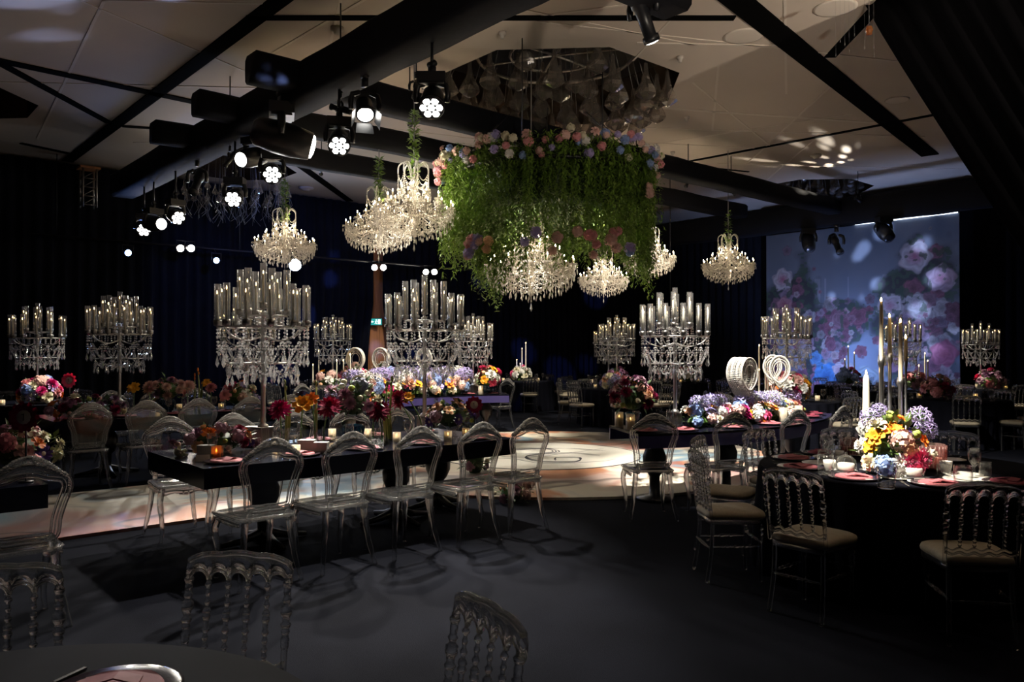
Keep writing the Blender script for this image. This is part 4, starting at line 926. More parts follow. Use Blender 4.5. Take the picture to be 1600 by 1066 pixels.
def blooms_on(e, c, rx, ry, rz, n, pal, rmin, rmax, seed, zmin=-.35):
    """blooms set over a rounded mass, each turned outwards"""
    rnd = random.Random(seed)
    for i in range(n):
        z = 1-(1-zmin)*(i+.5)/n; a = i*2.39996+rnd.uniform(-.2, .2); r = math.sqrt(max(0, 1-z*z)); d = Vector((r*math.cos(a), r*math.sin(a), z)); kind, col = pal[rnd.randrange(len(pal))]
        k = rnd.uniform(.86, 1.06); rad = rnd.uniform(rmin, rmax)*{'bud': .6, 'agapanthus': 1.45, 'dahlia': 1.15, 'hydrangea': 1.15}.get(kind, 1)
        dd = Vector((d.x/rx, d.y/ry, d.z/rz)).normalized()+Vector((rnd.uniform(-.25, .25), rnd.uniform(-.25, .25), .15)); o = obj('bloom', getbloom(kind, col), e, aim((c[0]+d.x*rx*k, c[1]+d.y*ry*k, c[2]+d.z*rz*k), dd, rnd.random()*6, rad))
VASE = MB().lathe([(.05, 0), (.062, .004), (.085, .06), (.095, .12), (.088, .15), (.092, .165), (.086, .165), (.080, .148), (.086, .11), (.06, .02), (.0, .015)], 24, cap=False)
for k in range(18): a = 2*PI*k/18; VASE.tube([(.066*math.cos(a), .066*math.sin(a), .012), (.089*math.cos(a), .089*math.sin(a), .06), (.099*math.cos(a), .099*math.sin(a), .12), (.092*math.cos(a), .092*math.sin(a), .152)], .006, 4)
VASE = VASE.mesh('vase', 'blue_glass')
def bouquet(loc, rx, ry, rz, n, pal, rmin, rmax, seed, label, vase=False, lift=0, leaves=90, mat='leaf', group='flower arrangements', rz_=0, zmin=-.35):
    e = thing('flower_arrangement', label, 'flowers', loc, rz_, group); h = (.17 if vase else 0)+lift
    if vase: obj('vase', VASE, e)
    elif lift > .05: obj('vase', MB().lathe([(.05, 0), (.035, lift*.5), (.07, lift)], 14).mesh('vase', 'glass'), e)
    cz = h+rz*.55; obj('foliage', foliage(rx, ry, rz, leaves, max(.035, rz*.35), seed, mat), e, T(0, 0, cz), 'stuff')
    blooms_on(e, (0, 0, cz), rx, ry, rz, n, pal, rmin, rmax, seed, zmin); return e
VIV = [('rose', 'hot_pink'), ('hydrangea', 'blue'), ('rose', 'cream'), ('agapanthus', 'lilac'), ('poppy', 'orange'), ('rose', 'white'), ('hydrangea', 'blush'), ('dahlia', 'magenta'), ('bud', 'peach'), ('hydrangea', 'white'), ('daisy', 'lilac'), ('rose', 'pink')]
WINE = [('dahlia', 'burgundy'), ('rose', 'mauve'), ('rose', 'cream'), ('hydrangea', 'mauve'), ('bud', 'lime'), ('poppy', 'orange'), ('daisy', 'violet'), ('rose', 'plum'), ('bud', 'blush'), ('rose', 'peach')]
PINKS = [('rose', 'hot_pink'), ('rose', 'pink'), ('hydrangea', 'blush'), ('rose', 'white'), ('bud', 'peach'), ('poppy', 'amber'), ('dahlia', 'hot_pink')]
T1 = lambda px, py: at(px, py, TH)
p = T1(552, 692); bouquet(p, .24, .22, .20, 24, [('rose', 'mauve'), ('bud', 'lime'), ('rose', 'plum'), ('agapanthus', 'lilac'), ('rose', 'peach'), ('bud', 'white'), ('hydrangea', 'plum'), ('bud', 'cream'), ('rose', 'cream'), ('dahlia', 'mauve'), ('hydrangea', 'dusk')], .05, .075, 11, 'big mauve and lime bouquet in a blue ribbed vase on the front table', True, .09, 130, 'leaf_deep', zmin=-.12)
p = T1(338, 708); bouquet(p, .32, .16, .15, 26, WINE, .045, .062, 12, 'low wine-red and cream bouquet at the left end of the front table', leaves=110, mat='leaf_deep')
p = T1(706, 682); bouquet(p, .27, .17, .16, 20, [('hydrangea', 'mauve'), ('rose', 'plum'), ('poppy', 'peach'), ('bud', 'lime'), ('daisy', 'violet'), ('rose', 'mauve'), ('rose', 'peach'), ('bud', 'cream')], .05, .065, 13, 'shaded mauve and peach bouquet at the right end of the front table', lift=.10, leaves=110, mat='leaf_deep')
p = at(28, 742, TH); bouquet(p, .24, .2, .17, 24, [('rose', 'blush'), ('hydrangea', 'pink'), ('bud', 'lime'), ('daisy', 'violet'), ('poppy', 'orange'), ('rose', 'cream'), ('rose', 'mauve'), ('dahlia', 'magenta')], .05, .07, 14, 'blush and lime bouquet at the left edge on the cropped table', lift=.06, leaves=110)
p = at(148, 655, TH); bouquet((p.x, p.y+.35, TH), .42, .18, .17, 24, WINE, .055, .075, 15, 'dark wine flowers at the left end of the table beyond the runner', leaves=110, mat='leaf_deep')
p = at(273, 645, TH); bouquet((p.x, p.y+.3, TH), .22, .2, .19, 16, [('dahlia', 'blush'), ('dahlia', 'plum'), ('agapanthus', 'lilac'), ('rose', 'pink'), ('rose', 'peach')], .05, .072, 16, 'pink and lilac bouquet in a blue vase beyond the runner', True, leaves=90)
p = at(395, 640, TH); bouquet((p.x, p.y+.5, TH), .26, .2, .2, 20, VIV, .06, .085, 17, 'bouquet hidden behind the front left candelabra pole', lift=.05)
# long low arrangements along both curved tables
MIXED = [('hydrangea', 'blue'), ('rose', 'white'), ('poppy', 'orange'), ('rose', 'hot_pink'), ('rose', 'cream'), ('hydrangea', 'white'), ('bud', 'lime'), ('rose', 'pink'), ('poppy', 'amber'), ('dahlia', 'magenta'), ('rose', 'peach'), ('daisy', 'lilac'), ('hydrangea', 'blush')]
def arc_flowers(a0, a1, r, nseg, per, label, seed, s=1.0, dz=0):
    e = thing('flower_runner', label, 'flowers', (CX, CY, TH), 0, 'flower arrangements'); rnd = random.Random(seed)
    for k in range(nseg):
        a = math.radians(a0+(a1-a0)*(k+.5)/nseg); L = math.radians(abs(a1-a0))/nseg*r*.62
        c = (r*math.cos(a), r*math.sin(a), .05)
        fo = foliage(L, .17*s, .11*s, 60, .06, seed+k, 'leaf'); obj('foliage', fo, e, T(*c, a+PI/2), 'stuff')
        for i in range(per):
            b = rnd.uniform(-1, 1); q = rnd.uniform(-1, 1); aa = a+b*L/r; rr_ = r+q*.20*s
            zz = .07+.12*s*math.sqrt(max(0, 1-q*q*.85))+dz*rnd.random()
            if abs(q) < .5 and rnd.random() < .38: kind, col = 'agapanthus', rnd.choice(['lilac', 'lilac', 'white'])
            else: kind, col = MIXED[rnd.randrange(len(MIXED))]
            if abs(q) > .7: zz -= .05
            sz = rnd.uniform(.052, .078)*{'bud': .6, 'agapanthus': 1.75, 'dahlia': 1.1, 'hydrangea': 1.15, 'poppy': 1.0}.get(kind, 1)*s
            if kind == 'agapanthus': zz += .07
            obj('bloom', getbloom(kind, col), e, aim((rr_*math.cos(aa), rr_*math.sin(aa), zz), (q*math.cos(aa)+rnd.uniform(-.3, .3), q*math.sin(aa)+rnd.uniform(-.3, .3), .8), rnd.random()*6, sz))
    return e
arc_flowers(-107, -69, 3.5, 7, 22, 'long bright mixed flower runner along the near right curved table', 31)
arc_flowers(118, 74, 3.35, 7, 22, 'long bright mixed flower runner along the far curved table', 47, 1.35, .12)
a = math.radians(-116.5); bouquet((CX+3.35*math.cos(a), CY+3.35*math.sin(a), TH), .23, .22, .22, 26, [('rose', 'peach'), ('rose', 'blush'), ('dahlia', 'burgundy'), ('rose', 'mauve'), ('bud', 'cream'), ('agapanthus', 'lilac'), ('rose', 'plum'), ('poppy', 'orange'), ('rose', 'pink'), ('bud', 'lime')], .055, .075, 21, 'tall mixed bouquet in a blue vase at the left end of the curved table', True, .03, 120, 'leaf_deep')
a = math.radians(65.5); bouquet((CX+3.3*math.cos(a), CY+3.3*math.sin(a), TH), .22, .2, .22, 16, PINKS, .08, .11, 22, 'pink bouquet in a blue vase at the end of the far curved table', True)
for ang, px_, sd in ((113, 0, 23), (101, 0, 24)):
    a = math.radians(ang); bouquet((CX+3.55*math.cos(a), CY+3.55*math.sin(a), TH), .22, .2, .22, 16, PINKS if ang > 110 else VIV, .075, .1, sd, 'raised bright bouquet at the far curved table, %s of two' % ('left' if ang > 110 else 'right'), lift=.22)
# round tables
x, y = RND['NR'][:2]; p = at(1392, 742, TH)
def spot_bouquet():
    e = thing('flower_arrangement', 'spotlit orange, pink and lilac bouquet on the near right round table', 'flowers', (p.x, p.y, TH), HEAD-PI/2, 'flower arrangements')
    obj('foliage', foliage(.20, .18, .22, 170, .075, 77, 'leaf'), e, T(0, 0, .17), 'stuff')
    # (across, towards us, up, radius, kind, colour), metres in the table's frame
    F_ = [(.17, -.05, .385, .105, 'agapanthus', 'lilac'), (.23, -.03, .31, .085, 'agapanthus', 'lilac'), (-.14, 0, .39, .085, 'agapanthus', 'lilac'), (-.07, .02, .43, .07, 'agapanthus', 'lilac'), (-.12, -.04, .34, .07, 'rose', 'cream'), (-.15, -.10, .27, .065, 'poppy', 'amber'), (-.17, -.08, .20, .055, 'poppy', 'amber'),
          (-.02, -.08, .31, .07, 'poppy', 'orange'), (.05, 0, .38, .06, 'poppy', 'orange'), (0, -.15, .25, .085, 'hydrangea', 'blush'), (.03, -.17, .20, .07, 'hydrangea', 'peach'), (.16, -.12, .245, .05, 'poppy', 'orange'), (.12, -.10, .29, .05, 'bud', 'lime'), (.09, -.10, .31, .035, 'daisy', 'violet'),
          (.04, -.19, .12, .075, 'dahlia', 'hot_pink'), (.12, -.18, .13, .08, 'dahlia', 'hot_pink'), (.07, -.21, .06, .06, 'dahlia', 'hot_pink'), (-.03, -.20, .12, .055, 'daisy', 'white'), (-.03, -.20, .04, .05, 'rose', 'white'), (-.13, -.18, .09, .075, 'hydrangea', 'blue'), (-.10, -.21, .06, .035, 'daisy', 'violet'),
          (-.20, -.12, .10, .06, 'rose', 'cream'), (.20, -.14, .16, .05, 'bud', 'cream'), (.22, -.08, .12, .05, 'rose', 'blush'), (-.20, 0, .2, .06, 'rose', 'white'), (.2, .08, .25, .07, 'rose', 'pink'), (-.1, .12, .3, .08, 'hydrangea', 'white'), (.05, .14, .3, .08, 'rose', 'peach'), (.0, .0, .40, .05, 'bud', 'lime'), (.19, -.02, .28, .05, 'hydrangea', 'lilac')]
    for k, (a_, b_, c_, r_, kd, cl) in enumerate(F_):
        d = Vector((a_*1.2, b_*1.4-.04, (c_-.18)*.9+.06)); obj('bloom', getbloom(kd, cl), e, aim((a_, b_, c_), d, k*1.7, r_))
spot_bouquet()
for key, off, n, pal, s, lb, ph in [('L', (.0, -.25), 26, VIV, 1.0, 'spotlit mixed flowers under the leftmost candelabra', None), ('J', (0, 0), 18, [('rose', 'white'), ('rose', 'cream'), ('rose', 'pink'), ('hydrangea', 'white'), ('rose', 'hot_pink')], 1.0, 'white and pink flowers on the far table with tapers', None),
                            ('H', (-.25, -.15), 18, [('rose', 'pink'), ('rose', 'peach'), ('rose', 'cream'), ('agapanthus', 'lilac')], .9, 'pink and peach flowers on the table behind the dance floor', None), ('G', (.0, -.2), 12, [('rose', 'peach'), ('rose', 'pink'), ('rose', 'white'), ('hydrangea', 'blush')], 1.0, 'small peach flowers on far table seen through the crystal drops', None),
                            ('A', (-.1, -.1), 26, [('rose', 'hot_pink'), ('poppy', 'orange'), ('rose', 'white'), ('rose', 'pink'), ('dahlia', 'burgundy'), ('poppy', 'amber'), ('rose', 'blush')], 1.2, 'bright pink and orange flowers between the beaded lanterns', None), ('B', (-.45, .1), 16, [('rose', 'pink'), ('rose', 'plum'), ('rose', 'burgundy'), ('rose', 'blush'), ('hydrangea', 'pink')], 1.0, 'wine and pink flowers on the far right round table', None),
                            ('E', (.3, -.1), 14, [('rose', 'mauve'), ('rose', 'pink'), ('rose', 'plum')], 1.0, 'dusky pink flowers before the backdrop roses', None), ('D', (-.1, -.2), 14, [('rose', 'hot_pink'), ('rose', 'plum'), ('rose', 'mauve'), ('rose', 'pink')], 1.1, 'hot pink and dusky flowers under the rightmost candelabra', None),
                            ('C', (0, 0), 12, [('rose', 'burgundy'), ('hydrangea', 'blue'), ('rose', 'pink'), ('rose', 'hot_pink')], 1.0, 'small red and blue flowers with tapers before the backdrop', None), ('K', (-.2, -.2), 14, PINKS, 1.0, 'far pink flowers below the small candelabra', None), ('I', (0, -.3), 12, [('rose', 'dusk'), ('rose', 'plum')], 1.0, 'dim flowers below the blue candelabra', None)]:
    X, Y, R_, _ = RND[key]; bouquet((X+off[0], Y+off[1], TH), .30*s, .22*s, .22*s, n, pal, .075*s, .105*s, ord(key), lb, lift=.04, leaves=70)
# flowers low on the floor by the table foot
for px_, py_, lb, sd in ((800, 785, 'pale flowers on the floor beside the dance floor edge', 61), (742, 742, 'pink flowers climbing the foot of the front table', 62)):
    q = at(px_, py_, 0); bouquet((q.x, q.y, .0), .2, .16, .18 if sd == 61 else .36, 14, [('hydrangea', 'blush'), ('rose', 'mauve'), ('rose', 'peach'), ('bud', 'cream')], .05, .07, sd, lb, leaves=80, mat='leaf_deep')

# ------------------------------------------------------------------ bud vases with single stems
BV = MB().lathe([(.024, 0), (.034, .006), (.036, .05), (.02, .09), (.011, .12), (.010, .17), (.014, .18), (.011, .178), (.008, .12), (.02, .06), (.028, .012), (0, .01)], 14, cap=False).mesh('vase', 'glass')
def budvase(loc, h, kind, col, r, label, lean=(0, 0)):
    e = thing('bud_vase', label, 'vase', loc, 0, 'bud vases with single blooms'); obj('vase', BV, e)
    top = Vector((lean[0], lean[1], h)); obj('stem', MB().tube(smooth_path([(0, 0, .02), (lean[0]*.2, lean[1]*.2, h*.5), tuple(top)], 4), .006, 6).mesh('stem', 'stem'), e)
    obj('bloom', getbloom(kind, col), e, aim(top, Vector((lean[0]*.6-.8*F0.x, lean[1]*.6-.8*F0.y, .62)), h*9, r))
CN = dict(burgundy='wine-red', magenta='magenta', amber='yellow-orange', orange='orange', hot_pink='hot pink', blush='blush pink', pink='pink')
bv = []
for i, (bx, by, tx, ty, kd, cl, r) in enumerate([(440, 705, 437, 640, 'dahlia', 'magenta', .10), (470, 700, 473, 633, 'poppy', 'amber', .09), (492, 692, 486, 625, 'poppy', 'orange', .075), (505, 700, 514, 636, 'dahlia', 'burgundy', .11), (597, 693, 592, 642, 'dahlia', 'burgundy', .11), (583, 688, 584, 627, 'poppy', 'orange', .055),
                                        (645, 684, 622, 624, 'dahlia', 'burgundy', .11), (660, 684, 638, 622, 'poppy', 'amber', .065)]):
    b = T1(bx, by); D_ = (b-Vector((0, 0, CAM_H))).dot(FW); h = (by-ty)*D_/FPX; ln = RT*((tx-bx)*D_/FPX)
    budvase(b, h, kd, cl, r, 'bud vase with a %s %s on the front table, %s' % (CN.get(cl, cl), 'dahlia' if kd == 'dahlia' else 'flower', ['leftmost', 'second', 'third', 'fourth', 'sixth', 'fifth', 'seventh', 'rightmost'][i] + (' from left' if i not in (0, 7) else '')), (ln.x, ln.y))
for i, (bx, by, tx, ty, kd, cl, r) in enumerate([(218, 646, 219, 607, 'poppy', 'amber', .09), (243, 644, 246, 605, 'dahlia', 'blush', .11), (303, 641, 303, 604, 'dahlia', 'blush', .11), (333, 640, 331, 599, 'poppy', 'amber', .07), (340, 641, 337, 606, 'dahlia', 'pink', .085)]):
    b = at(bx, by, TH); b.y += .25; D_ = (b-Vector((0, 0, CAM_H))).dot(FW); h = .86-(ty-545)*D_/FPX
    budvase((b.x, b.y, TH), h, kd, cl, r, 'bud vase with a %s bloom beyond the runner, %s' % (CN[cl], ORD[i]))
# tall green stalks standing among them
for i, (bx, by, ty) in enumerate([(446, 695, 598), (494, 690, 600), (611, 686, 592), (604, 690, 600), (314, 640, 586), (320, 642, 578)]):
    b = at(bx, by, TH); b.y += .25*(i > 3); D_ = (b-Vector((0, 0, CAM_H))).dot(FW); h = .86+(545-ty)*D_/FPX
    e = thing('green_stalk', 'tall green flower stalk standing %s, %s' % ('on the front table' if i < 4 else 'beyond the runner', ['leftmost', 'second from left', 'rightmost', 'third from left', 'left of two', 'right of two'][i]), 'plant', (b.x, b.y, TH), i*1.1, 'green stalks')
    obj('stalk', MB().tube([(0, 0, 0), (.012, 0, h*.5), (-.008, 0, h)], [.012, .011, .006], 6).mesh('stalk', 'stalk'), e)
    obj('blade', MB().strip([(.0, .0, 0), (.02, .01, h*.35), (.05, .02, h*.72)], [(.03, .0, 0), (.055, .01, h*.35), (.055, .02, h*.72)], .003).mesh('blade', 'stalk', False), e)
    obj('bud_spike', MB().ball((-.008, 0, h), .014, 6, 5, (1, 1, 2.2)).ball((.004, 0, h-.05), .013, 6, 5, (1, 1, 1.8)).mesh('bud_spike', 'petal_orange' if i > 3 else 'stalk'), e)
# ------------------------------------------------------------------ table numbers on rosettes
def rosette(loc, h, r, label, col='burgundy'):
    e = thing('table_number', label, 'table number', loc, HEAD-PI/2, 'rosette table numbers'); obj('stick', MB().tube([(0, 0, 0), (0, 0, h)], .006, 6).lathe([(.045, 0), (.045, .008), (0, .009)], 16).mesh('stick', 'black_paint'), e)
    mb = MB(); 
    for k in range(3): petals(mb, 11, .3, .72-.1*k, .36, .08+.12*k, -.1, .03*k, k*.3, 0, None, .7)
    obj('rosette', mb.mesh('rosette', 'petal_'+col), e, aim((0, -.012, h), (0, -1, .05), 0, r)); dk = obj('disc', MB().lathe([(.46, 0), (.46, .05), (0, .06)], 24).mesh('disc', 'paper'), e, aim((0, -.012-.1*r, h), (0, -1, .05), 0, r))
    obj('numeral', MB().box((0, 0, .075), (.05, .46, .02)).box((-.07, .17, .075), (.13, .05, .02)).mesh('numeral', 'ink', False), dk)
q = at(38, 752, TH); rosette((q.x, q.y-.05, TH), .42, .10, 'dark wine rosette with pale centre numbered 1 at left edge')
q = T1(741, 682); rosette((q.x, q.y, TH), .31, .085, 'wine rosette with pale centre at the right end of front table')
rosette((2.97, 14.0, TH), .36, .12, 'spotlit pink rosette with white centre at far left', 'hot_pink')
# ------------------------------------------------------------------ place settings and small things on the tables
CHG = MB().lathe([(0, .0), (.09, .0), (.155, .012), (.165, .014), (.155, .018), (.10, .008), (0, .008)], 32, cap=False).mesh('charger_plate', 'charger')
SAL = MB().lathe([(0, .0), (.06, .0), (.105, .012), (.104, .016), (.065, .006), (0, .006)], 28, cap=False).mesh('side_plate', 'porcelain')
NAPK = []
for col in ('napkin_pink', 'napkin_wine'):
    mb = MB(); n = 28
    v = [(.118*math.cos(2*PI*i/n), .118*math.sin(2*PI*i/n), .002) for i in range(n)]+[(.112*math.cos(2*PI*i/n), .112*math.sin(2*PI*i/n), .010+.002*math.sin(i*1.3)) for i in range(n)]
    mb.add(v, [(i, (i+1) % n, n+(i+1) % n, n+i) for i in range(n)]+[tuple(range(n, 2*n)), tuple(range(n-1, -1, -1))])
    mb.strip([(-.05, -.03, .012), (0, .0, .030), (.06, .04, .014)], [(-.02, -.075, .012), (.03, -.05, .026), (.10, -.01, .014)], .004, (0, 0, 1)); mb.strip([(-.06, .05, .012), (0, .02, .024), (.05, -.03, .013)], [(-.02, .09, .012), (.03, .055, .020), (.085, .0, .013)], .004, (0, 0, 1))
    NAPK.append(mb.mesh('napkin', col, False))
TUM = MB().lathe([(0, .0), (.03, .0), (.036, .004), (.040, .05), (.040, .10), (.0375, .10), (.037, .05), (.032, .012), (0, .012)], 20, cap=False).mesh('tumbler', 'glass')
GOB = MB().lathe([(0, 0), (.034, .0), (.033, .004), (.006, .010), (.005, .075), (.014, .085), (.036, .115), (.040, .15), (.036, .20), (.034, .20), (.037, .15), (.032, .118), (0, .092)], 20, cap=False).mesh('goblet', 'glass')
FORK = MB().box((0, -.05, .003), (.008, .12, .004)).box((0, .03, .004), (.02, .04, .004)); [FORK.box(((k-1.5)*.006, .07, .005), (.003, .05, .003)) for k in range(4)]; FORK = FORK.mesh('fork', 'silver', False)
KNIFE = MB().box((0, -.06, .003), (.011, .10, .006)).box((0, .05, .003), (.016, .12, .003)).mesh('knife', 'silver', False)
VOT = [('holder', MB().lathe([(0, 0), (.034, 0), (.037, .01), (.037, .085), (.034, .085), (.033, .012), (0, .012)], 18, cap=False).mesh('holder', 'frosted'), Matrix(), None, []),
       ('candle', MB().lathe([(0, .013), (.026, .013), (.026, .045), (0, .047)], 14, cap=False).mesh('candle', 'wax'), Matrix(), None, [('flame', MB().lathe([(0, 0), (.005, .006), (.006, .013), (0, .032)], 6, cap=False).mesh('flame', 'flame'), T(0, 0, .047), None)])]
VOTA = [('holder', MB().lathe([(0, 0), (.034, 0), (.037, .01), (.040, .095), (.037, .095), (.033, .012), (0, .012)], 18, cap=False).mesh('holder', 'amber_glass'), Matrix(), None, []), VOT[1]]
PIL = [('holder', MB().lathe([(0, 0), (.045, 0), (.047, .01), (.047, .16), (.044, .16), (.043, .012), (0, .012)], 20, cap=False).mesh('holder', 'frosted'), Matrix(), None, []),
       ('candle', MB().lathe([(0, .013), (.03, .013), (.03, .10), (0, .102)], 14, cap=False).mesh('candle', 'wax'), Matrix(), None, [('flame', VOT[1][4][0][1], T(0, 0, .102), None)])]
ROW = {}
def small(key, name, me, label, cat, loc, rz=0, tpl=None, group=None):
    o = put(tpl, name, label, cat, loc, rz, group) if tpl else tag(obj(name, me, None, T(*loc, rz)), label, cat, group)
    ROW.setdefault((key, label), []).append(o); return o
def setting(c, inward, where, grp, goblet=True, wine=None, cutlery=False, bread=False, nap=True):
    d = Vector((*inward, 0)).normalized(); s = Vector((d.y, -d.x, 0)); c = Vector((c[0], c[1], TH)); rz = math.atan2(d.y, d.x)-PI/2; k = wine if wine is not None else rj.random() < .5
    small(grp, 'charger_plate', CHG, 'dark glass charger plate ' + where, 'plate', c, rz, group='charger plates')
    if nap: small(grp, 'napkin', NAPK[int(k)], '%s folded napkin %s' % ('wine-red' if k else 'pink', where), 'napkin', c+Vector((0, 0, .012)), rz+rj.uniform(-.6, .6), group='folded napkins')
    small(grp, 'tumbler', TUM, 'clear water tumbler ' + where, 'glass', c+d*.24+s*.10, 0, group='water tumblers')
    if goblet: small(grp, 'goblet', GOB, 'clear stemmed goblet ' + where, 'glass', c+d*.23-s*.02, 0, group='stemmed goblets')
    if cutlery:
        small(grp, 'fork', FORK, 'silver fork ' + where, 'fork', c-s*.20, rz, group='cutlery'); small(grp, 'knife', KNIFE, 'silver knife ' + where, 'knife', c+s*.20, rz, group='cutlery')
    if bread: small(grp, 'side_plate', SAL, 'small white side plate ' + where, 'plate', c+d*.21-s*.19, rz, group='white side plates')
for x_ in (2.33, 2.93, 3.53, 4.14, 4.72):
    setting((x_, 5.98), (0, 1), 'at near edge of the front table', 'f1', wine=x_ > 4.4); setting((x_ if x_ > 2.4 else 2.5, 6.83), (0, -1), 'at far edge of the front table', 'f2', goblet=False)
    setting((x_, 10.78), (0, 1), 'on the table beyond the runner', 'f3')
setting((.75, 5.98), (0, 1), 'on the cropped left table', 'f0', goblet=False)
for a_ in (-117, -110.5, -100.5, -90.5, -80.5, -71, -64):
    a = math.radians(a_); setting((CX+3.78*math.cos(a), CY+3.78*math.sin(a)), (-math.cos(a), -math.sin(a)), 'along the near right curved table', 'f5', wine=a_ > -75)
for a_ in (64, 72):
    a = math.radians(a_); setting((CX+3.3*math.cos(a), CY+3.3*math.sin(a)), (math.cos(a), math.sin(a)), 'on the far curved table', 'f6', goblet=False)
x, y, R_, _ = RND['NR']
for a_ in (180, 217, 143, 107, 73, 42, 9, 254):
    a = math.radians(a_); setting((x+.78*math.cos(a), y+.78*math.sin(a)), (-math.cos(a), -math.sin(a)), 'on the spotlit round table', 'f7', cutlery=True, bread=True)
x, y, R_, _ = RND['NL']
for a_ in (31,):
    a = math.radians(a_); setting((x+.47*math.cos(a), y+.47*math.sin(a)), (-math.cos(a), -math.sin(a)), 'on the cropped table bottom left', 'f8', cutlery=True, goblet=False, wine=False)
for key in 'ABCDEFGHIJKL':
    x, y, R_, lb = RND[key]
    for k in range(6):
        a = k*PI/3+.4*ord(key); c = (x+(R_-.16)*math.cos(a), y+(R_-.16)*math.sin(a), TH)
        small('t'+key, 'tumbler', TUM, 'tumbler on ' + lb, 'glass', c, 0, group='far tumblers'); small('g'+key, 'goblet', GOB, 'goblet on ' + lb, 'glass', (x+(R_-.26)*math.cos(a+.25), y+(R_-.26)*math.sin(a+.25), TH), 0, group='far goblets')
        if k % 2 == 0: small('v'+key, 'votive', None, 'votive on ' + lb, 'candle', (x+(R_-.32)*math.cos(a+.5), y+(R_-.32)*math.sin(a+.5), TH), 0, VOT, 'white votive candles')
for px_, py_ in [(432, 700), (519, 684), (575, 684), (462, 712), (620, 690), (700, 688), (728, 683)]:
    q = T1(px_, py_); small('v1', 'votive', None, 'white votive candle on the front table', 'candle', q, 0, VOT, 'white votive candles')
q = T1(338, 716); small('va', 'votive', None, 'amber votive candle glowing before the left bouquet', 'candle', q, 0, VOTA, 'amber votive candles')
for px_, py_ in [(198, 647), (252, 643), (286, 642), (352, 641)]:
    q = at(px_, py_, TH); small('v2', 'votive', None, 'votive candle beyond the runner', 'candle', (q.x, q.y+.15, TH), 0, VOT, 'white votive candles')
for k, (da, r) in enumerate([(-118.4, 3.22), (-117.4, 3.40), (-118.3, 3.55), (-84, 3.72), (-79, 3.66), (-76, 3.72)]):
    a = math.radians(da); small('v3', 'votive', None, 'frosted pillar candle on the near right curved table', 'candle', (CX+r*math.cos(a), CY+r*math.sin(a), TH), 0, PIL, 'pillar candles')
for k, (da, r) in enumerate([(67.2, 3.35), (68.4, 3.22)]):
    a = math.radians(da); small('v4', 'votive', None, 'pillar candle on the far curved table', 'candle', (CX+r*math.cos(a), CY+r*math.sin(a), TH), 0, PIL, 'pillar candles')
# things on the spotlit table: ribbed pink glass holders, boxed favours, cups
RIB = MB().lathe([(0, 0), (.05, 0), (.058, .01), (.060, .12), (.056, .125), (.054, .02), (0, .015)], 24, cap=False)
for k in range(20): a = 2*PI*k/20; RIB.tube([(.058*math.cos(a), .058*math.sin(a), .012), (.0605*math.cos(a), .0605*math.sin(a), .12)], .006, 4)
RIB = [('holder', RIB.mesh('holder', 'pink_glass'), Matrix(), None, []), ('candle', MB().lathe([(0, .016), (.045, .016), (.045, .06), (0, .062)], 14, cap=False).mesh('candle', 'wax'), Matrix(), None, [])]
FAV = [('tray', MB().box((0, 0, .012), (.15, .13, .024)).box((0, -.066, .014), (.07, .004, .016), m=1).mesh('tray', ['box_dark', 'paper'], False), Matrix(), None, []),
       ('pot', MB().lathe([(0, .026), (.05, .026), (.056, .04), (.056, .075), (.05, .08), (0, .08)], 24, cap=False).mesh('pot', 'porcelain'), Matrix(), None, []),
       ('dome', MB().lathe([(.066, .026), (.068, .07), (.060, .105), (.035, .13), (.008, .138), (.010, .15), (0, .155)], 22, cap=False).mesh('dome', 'glass'), Matrix(), None, [])]
CUP = MB().lathe([(0, 0), (.022, 0), (.03, .01), (.04, .06), (.042, .085), (.039, .085), (.034, .05), (0, .012)], 18, cap=False).mesh('cup', 'porcelain')
for px_, py_, sc_ in [(1393, 745, 1.05), (1456, 735, 1.5), (1328, 712, 1.15)]:
    q = at(px_, py_, TH); o = small('rib', 'glass_candle_holder', None, 'ribbed pink glass candle holder on the spotlit table', 'candle holder', q, 0, RIB, 'ribbed candle holders'); o.scale = (sc_,)*3
for px_, py_ in [(1322, 742), (1427, 750)]:
    q = at(px_, py_, TH); small('fav', 'glass_dome', None, 'white pot under a glass dome on dark tray by the bouquet', 'glass dome', q, HEAD-PI/2+.1, FAV, 'domed favours')
for px_, py_ in [(1478, 740), (1310, 722), (1296, 738)]:
    q = at(px_, py_, TH); small('cup', 'cup', CUP, 'small white cup on the spotlit table', 'cup', q, 0, group='white cups')
for px_, py_ in [(1347, 748), (1450, 756), (1505, 744), (1520, 750)]:
    q = at(px_, py_, TH); o = small('wp', 'dinner_plate', SAL, 'white plate in the spotlight on the near right table', 'plate', q, 0, group='white plates'); o.scale = (1.15, 1.15, 1)
for px_, py_ in [(1290, 742), (1385, 764), (1505, 762)]:
    q = at(px_, py_, TH); small('tg', 'tumbler', TUM, 'large clear tumbler near the bouquet on spotlit table', 'glass', q, 0, group='large tumblers').scale = (1.35,)*3
